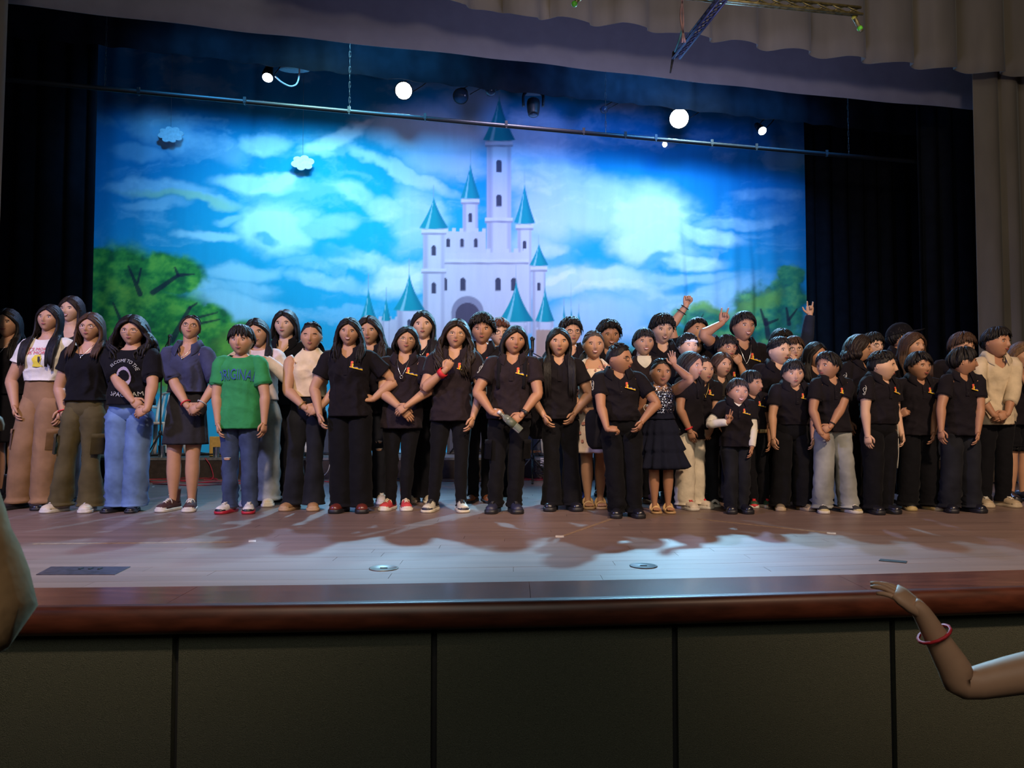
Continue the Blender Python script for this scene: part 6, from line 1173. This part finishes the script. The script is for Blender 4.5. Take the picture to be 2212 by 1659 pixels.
# ------------------------------------------------------------------ riser and what stands on it
ra, rb = gp(120, 1034), gp(2060, 1033); RH = .26
dv = nrm(rb - ra); nv = np.array([-dv[1], dv[0], 0]); L_ = np.linalg.norm(rb - ra); rs_ = empty('riser', ra, label='long low black riser platform behind the singers', category='riser')
M_RF = mat('riser_face', (.035, .026, .024), .8, 20, .3); M_RT = mat('riser_top', (.13, .14, .16), .6, 20, .3)
nS = 8
for i in range(nS):
    g = MB(); a_ = dv * (L_ * i / nS + .006); b2 = dv * (L_ * (i + 1) / nS - .006); lo, hi = np.array([0, 0, .004]), np.array([0, 0, RH - .03]); B = nv * 1.42
    g.add([a_ + lo, b2 + lo, b2 + hi, a_ + hi, a_ + lo + B, b2 + lo + B, b2 + hi + B, a_ + hi + B], [[0, 1, 2, 3], [1, 5, 6, 2], [5, 4, 7, 6], [4, 0, 3, 7]], None, M_RF); g.obj('side_panel', rs_, smooth=False)
    g = MB(); hi2 = np.array([0, 0, RH - .03]); h3 = np.array([0, 0, RH]); e = -nv * .015; g.add([a_ + hi2 + e, b2 + hi2 + e, b2 + h3 + e, a_ + h3 + e, a_ + hi2 + B, b2 + hi2 + B, b2 + h3 + B, a_ + h3 + B], [[0, 1, 2, 3], [1, 5, 6, 2], [5, 4, 7, 6], [4, 0, 3, 7], [3, 2, 6, 7]], None, M_RT); g.obj('deck', rs_, smooth=False)
def on_riser(px, back=.5): p = gp(px, 1034); t = (p[0] - ra[0]) / dv[0]; q = ra + dv * t + nv * back; 
def onr(px, back):
    r = ray(px, 1000); base = ra + nv * back        # point on the deck under the given image column
    A = np.array([[r[0], -dv[0]], [r[1], -dv[1]]]); t, s = np.linalg.solve(A, [base[0] - CAM[0], base[1] - CAM[1]]); q = base + dv * s; return np.array([q[0], q[1], SZ + RH])
M_PLAST = mat('white_plastic', (.62, .62, .66), .45, amt=.05)
def chair(px, back, rz, label):
    r = empty('plastic_chair', onr(px, back), R(rz), label=label, category='chair', group='white plastic chairs on the riser')
    for sx in (-1, 1):
        for sy in (-1, 1): g = MB(); ctube(g, [[sx * .24, sy * .23, 0], [sx * .20, sy * .19, .43]], [[.026, .018], [.034, .022]], 8, M_PLAST, n=5, sup=3.5); g.obj('leg', r)
    g = MB(); rr = []
    for q, z in ((.96, .41), (1, .425), (1, .445), (.9, .44)): a_ = np.arange(28) / 28 * 6.2832; rr.append(np.stack([np.sign(np.cos(a_)) * np.abs(np.cos(a_)) ** .5 * .22 * q, np.sign(np.sin(a_)) * np.abs(np.sin(a_)) ** .5 * .22 * q, np.full(28, z)], -1))
    loft(g, rr, M_PLAST); g.obj('seat', r)
    for sx in (-1, 1): g = MB(); ctube(g, [[sx * .20, .20, .44], [sx * .21, .25, .65], [sx * .18, .29, .84]], [[.022, .014]] * 3, 8, M_PLAST, n=8); g.obj('back_post', r); g = MB(); ctube(g, [[sx * .22, -.18, .43], [sx * .25, -.19, .58], [sx * .26, 0, .65], [sx * .22, .24, .64]], [[.018, .014]] * 4, 8, M_PLAST, n=12); g.obj('armrest', r)
    for k in range(5): g = MB(); x = (k - 2) * .075; ctube(g, [[x, .21, .45], [x, .26, .64], [x * .9, .29, .82]], [[.020, .006]] * 3, 6, M_PLAST, n=6); g.obj('back_slat', r)
    g = MB(); ctube(g, [[-.18, .29, .83], [0, .31, .87], [.18, .29, .83]], [[.014, .03]] * 3, 8, M_PLAST, n=8); g.obj('top_rail', r)
chair(618, .55, 20, 'white plastic chair glimpsed beside the woman with drop earrings'); chair(1152, .45, 200, 'white plastic chair seen between the bottle holder and the girl on her right'); chair(345, .8, -10, 'white plastic chair on the riser behind the grey skirt')
chair(905, .9, 170, 'white plastic chair hidden behind the tall girl with cross pendant')
def micstand(px, back, hz, boom, label, floor=False):
    p = gp(px, 1042) if floor else onr(px, back); r = empty('microphone_stand', p, label=label, category='stand')
    for i in range(3): a_ = i * 2.094 + .5; g = MB(); tube(g, [[0, 0, .30], [math.cos(a_) * .27, math.sin(a_) * .27, .012]], .009, 6, M_PIPE); ball(g, (math.cos(a_) * .27, math.sin(a_) * .27, .014), .014, M_RUBK); g.obj('leg', r)
    g = MB(); ctube(g, [[0, 0, .12], [0, 0, .8], [0, 0, hz]], [.012, .011, .009], 8, M_PIPE, n=6); ball(g, (0, 0, .30), (.026, .026, .04), M_PIPE); g.obj('pole', r)
    b2 = np.array(boom); g = MB(); tube(g, [np.array([0, 0, hz]) - b2 * .3, np.array([0, 0, hz]) + b2], .007, 6, M_PIPE); g.obj('boom', r)
    e = np.array([0, 0, hz]) + b2; g = MB(); d = nrm(np.array([b2[0] * .2, -.3, -.9])); ctube(g, [e, e + d * .05, e + d * .15], [.022, .020, .014], 10, M_PIPE, n=6); ball(g, e - d * .02, .030, mat('mic_grille', (.10, .10, .11), .4, 200, .5, .5, metal=.8)); g.obj('microphone', r)
micstand(1150, 0, 1.55, (-.0, -.1, .12), 'black microphone stand with folding tripod beside the bottle holder', floor=True)
micstand(1180, .95, 1.30, (-.22, -.15, .10), 'second microphone stand on the riser with an angled boom')
micstand(345, .5, 1.35, (.15, -.1, .2), 'microphone stand on the riser behind the curly-haired person at the left')
micstand(1006, .7, 1.1, (.2, -.1, .2), 'microphone stand on the riser behind the legs of the curly-haired man')
def can(px, back, r_, h, m, label, name='metal_pot', cat='pot'):
    p = onr(px, back); g = MB(); an = np.arange(20) / 20 * 6.2832; prof = [(0, r_ * .9), (.01, r_ * .95), (h * .9, r_), (h, r_ * 1.06), (h, r_ * .97), (h * .2, r_ * .9)]; loft(g, np.array([[[math.cos(t) * q, math.sin(t) * q, z] for t in an] for z, q in prof])[:, ::-1], m); o = g.obj(name, None, label=label, category=cat, sharp=50); o.location = Vector(p)
can(349, .12, .045, .15, M_CHROME, 'small silver pot on the riser left of the grey skirt'); can(467, .10, .042, .13, M_CHROME, 'small silver pot on the riser right of the grey skirt')
def boxthing(name, px, back, s, m, label, cat, rz=0, z=0, m2=None):
    p = onr(px, back); r = empty(name, p + [0, 0, z], rz, label=label, category=cat); g = MB(); box(g, (0, 0, s[2] / 2), s, m); o = g.obj('cabinet', r, smooth=False); bv = o.modifiers.new('b', 'BEVEL'); bv.width = .012; bv.segments = 2
    if m2: g = MB(); box(g, (0, -s[1] / 2 - .004, s[2] / 2), (s[0] * .86, .01, s[2] * .82), m2); g.obj('grille', r, smooth=False)
    return r
M_AMP = mat('amp_black', (.015, .016, .022), .6); M_GR = mat('amp_grille', (.035, .045, .075), .7, 300, .5)
boxthing('guitar_amplifier', 735, .8, (.45, .28, .42), M_AMP, 'dark blue-black amplifier on the riser behind the black wide trousers', 'amplifier', m2=M_GR)
boxthing('guitar_amplifier', 1010, 1.0, (.55, .30, .50), M_AMP, 'dark amplifier on the riser behind the big white sneakers', 'amplifier', m2=M_GR)
boxthing('guitar_amplifier', 1130, 1.25, (.60, .30, .55), M_AMP, 'dark amplifier behind the tripod stand', 'amplifier', m2=M_GR)
boxthing('guitar_amplifier', 250, 1.1, (.6, .3, .5), M_AMP, 'dark amplifier on the riser behind the curly-haired person at the left', 'amplifier', m2=M_GR)
boxthing('storage_box', 1152, .45, (.20, .15, .07), mat('box_brown', (.16, .07, .04), .7), 'small brown box on the riser under the plastic chair', 'box')
boxthing('music_folder', 469, .25, (.20, .02, .26), mat('folder_orange', (.55, .33, .08), .6), 'upright orange folder between the grey skirt and the boy in green', 'folder', rz=.1)
boxthing('storage_box', 1985, .4, (.5, .3, .22), M_AMP, 'dark equipment box on the riser between the two boys at the right', 'box', m2=M_GR)
g = MB(); q = gp(1172, 1034); box(g, q + [0, -.026, .20], (.055, .012, .12), M_PLAST); g.obj('paper_tag', None, smooth=False, label='white tag hanging on the riser front near the tripod', category='tag')
# cables
def cable(pts, m, label, r_=.006, loop=0, z=SZ, sd=0, name='cable'):
    rs = np.random.RandomState(sd); P = [gp(x, y, z) + [0, 0, r_ + .002 * i] for i, (x, y) in enumerate(pts)]; g = MB(); A = cr(np.array(P), len(P) * 8); A[:, 2] = np.clip(A[:, 2], z + r_, z + .05); tube(g, A, r_, 6, m, ref=(0, 0, 1)); g.obj(name, None, label=label, category='cable')
M_CRED = mat('cable_red', (.42, .03, .06), .5); M_CBLK = mat('cable_black', (.012, .012, .014), .5); M_CBLU = mat('cable_blue', (.02, .04, .12), .5)
for i, (pts, lab) in enumerate((([(305, 1040), (345, 1043), (390, 1040), (430, 1044), (480, 1041), (540, 1042), (600, 1039)], 'red cable lying behind the grey skirt, longest of the tangle'), ([(310, 1037), (360, 1036), (400, 1039), (440, 1035), (470, 1038), (445, 1033), (395, 1036), (380, 1041), (430, 1046), (490, 1048)], 'red cable looped in front of the riser behind the bare legs'), ([(330, 1046), (420, 1050), (500, 1047), (560, 1044)], 'red cable nearest the feet behind the bare legs'), ([(1110, 1036), (1140, 1038), (1165, 1035), (1190, 1038)], 'red cable coiled at the tripod foot'), ([(1095, 1034), (1130, 1034), (1160, 1039), (1185, 1035), (1160, 1033)], 'second red cable lying across the tripod legs'), ([(690, 1040), (730, 1043), (800, 1040), (1030, 1042), (1060, 1040)], 'long red cable lying in front of the riser, centre'), ([(0, 1035), (20, 1046), (60, 1047), (110, 1044)], 'red cable on the floor at the far left'))): cable(pts, M_CRED, lab, sd=i)
for i, (pts, lab) in enumerate((([(150, 1042), (200, 1044), (250, 1041), (330, 1042)], 'black cable on the floor behind the olive trousers'), ([(780, 1036), (800, 1033), (890, 1038), (905, 1036)], 'black cable on the floor behind the red canvas sneakers'), ([(955, 1032), (990, 1031), (1030, 1030)], 'dark blue cable at the riser foot behind the long curly hair'))): cable(pts, M_CBLK if i < 2 else M_CBLU, lab, sd=20 + i)
g = MB(); ctube(g, [onr(445, .0) - nv * .03, gp(455, 1034) + [0.02, -.06, .16], gp(462, 1036) + [0, -.03, .02], gp(440, 1038) + [0, 0, .006]], .006, 6, M_CRED, n=24); g.obj('cable', None, label='red cable hanging down from the riser edge behind the bare legs', category='cable')
g = MB(); ctube(g, [onr(716, .0) - nv * .03, gp(712, 1034) + [0.0, -.10, .10], gp(690, 1036) + [0, -.03, .01], gp(680, 1036) + [0, 0, .006]], .005, 6, mat('cable_pale', (.5, .5, .5), .5), n=24); g.obj('cable', None, label='pale cable arching from the riser to the floor beside the dark flared jeans', category='cable')
g = MB()
for i in range(9): a0 = rg.uniform(0, 6.3); c_ = gp(1170, 1036) + [rg.uniform(-.05, .05), .0, .03 + rg.uniform(0, .10)]; ctube(g, [c_ + [math.cos(a0 + t) * .09, rg.uniform(-.03, .03), math.sin(a0 + t) * .07 + .06] for t in np.linspace(0, 6.2, 8)], .004, 5, M_CBLK, n=24)
g.obj('cable_coil', None, label='black cables coiled in a heap at the right of the tripod', category='cable', kind='stuff')
g = MB()
for k, (pxa, pxb) in enumerate(((310, 520), (560, 720), (860, 940), (1130, 1190))):
    for i in range(5):
        P = [onr(rg.uniform(pxa, pxb), rg.uniform(.05, .5)) + [0, 0, rg.uniform(.005, .05)] for _ in range(4)]; ctube(g, P, .006, 5, M_CBLK, n=20)
g.obj('riser_cables', None, label='black cables strewn along the edge of the riser top', category='cable', kind='stuff')
# the bottle in the young woman's hands
j0, j1 = PB['J'][0], PB['J'][1]
def toW(pb, q): q = pb['shear'](np.array(q)); c_, s_ = math.cos(pb['yaw']), math.sin(pb['yaw']); return np.array([q[0] * c_ - q[1] * s_, q[0] * s_ + q[1] * c_, q[2]]) + pb['G']
A_, B_ = dp(1077, 889, PB['Y'] - .245), dp(1123, 929, PB['Y'] - .245); d = nrm(B_ - A_); r = empty('water_bottle', A_, label='clear plastic bottle held by the straight-haired young woman', category='bottle')
M_BOT = mat('bottle_plastic', (.55, .65, .55), .08, spec=.6, trans=.75); g = MB(); Lb = np.linalg.norm(B_ - A_) * 1.05; ctube(g, [d * 0.02, d * .05, d * .075, d * (Lb * .55), d * (Lb * .95), d * Lb], [.012, .014, .030, .031, .031, .026], 14, M_BOT, n=22); g.obj('body', r)
g = MB(); tube(g, [d * -.004, d * .022], .0155, 12, M_PLAST); g.obj('cap', r); g = MB(); tube(g, [d * (Lb * .42), d * (Lb * .72)], .0322, 14, mat('bottle_label', (.10, .12, .08), .5)); g.obj('label_band', r)
# ------------------------------------------------------------------ audience
person('audience child at the lower right reaching a hand towards the stage', (0, 0), 0, 0, 0, 0, b=1.15, yaw=180, hair=('short', 'black', dict(vol=.3)), skin='tan', top=dict(m='black', neck='tee', hem=.5, sleeve='none'), bot=dict(m='black'), shoes='blackshoe', zfloor=0.0, at=(1.545, 1.97, 1.42),
       arms=('down', dict(p=(1990, 1322, -.03), d=(.62, -.25, .55), n=(.3, .2, 1), c=.22, t=.8, pole=(-.3, 0, -1))), ex=[('bracelet', dict(s=1, m=M_RED, o=.045, w=.003))])
person('blurred audience member at the left edge with beige sleeve, arm raised', (0, 0), 0, 0, 0, 0, b=.9, yaw=180, hair=('short', 'black', dict(vol=.3)), skin='tan', top=dict(m='audbeige', neck='tee', hem=.5, sleeve='long'), bot=dict(m='black'), shoes='blackshoe', zfloor=0.0, at=(-1.212, 1.10, 1.70),
       arms=(dict(p=(-88, 1010, -.20), c=.8, d=(0, -.2, 1), n=(0, 1, 0), pole=(-1.1, -.85, -1.1)), 'down'))
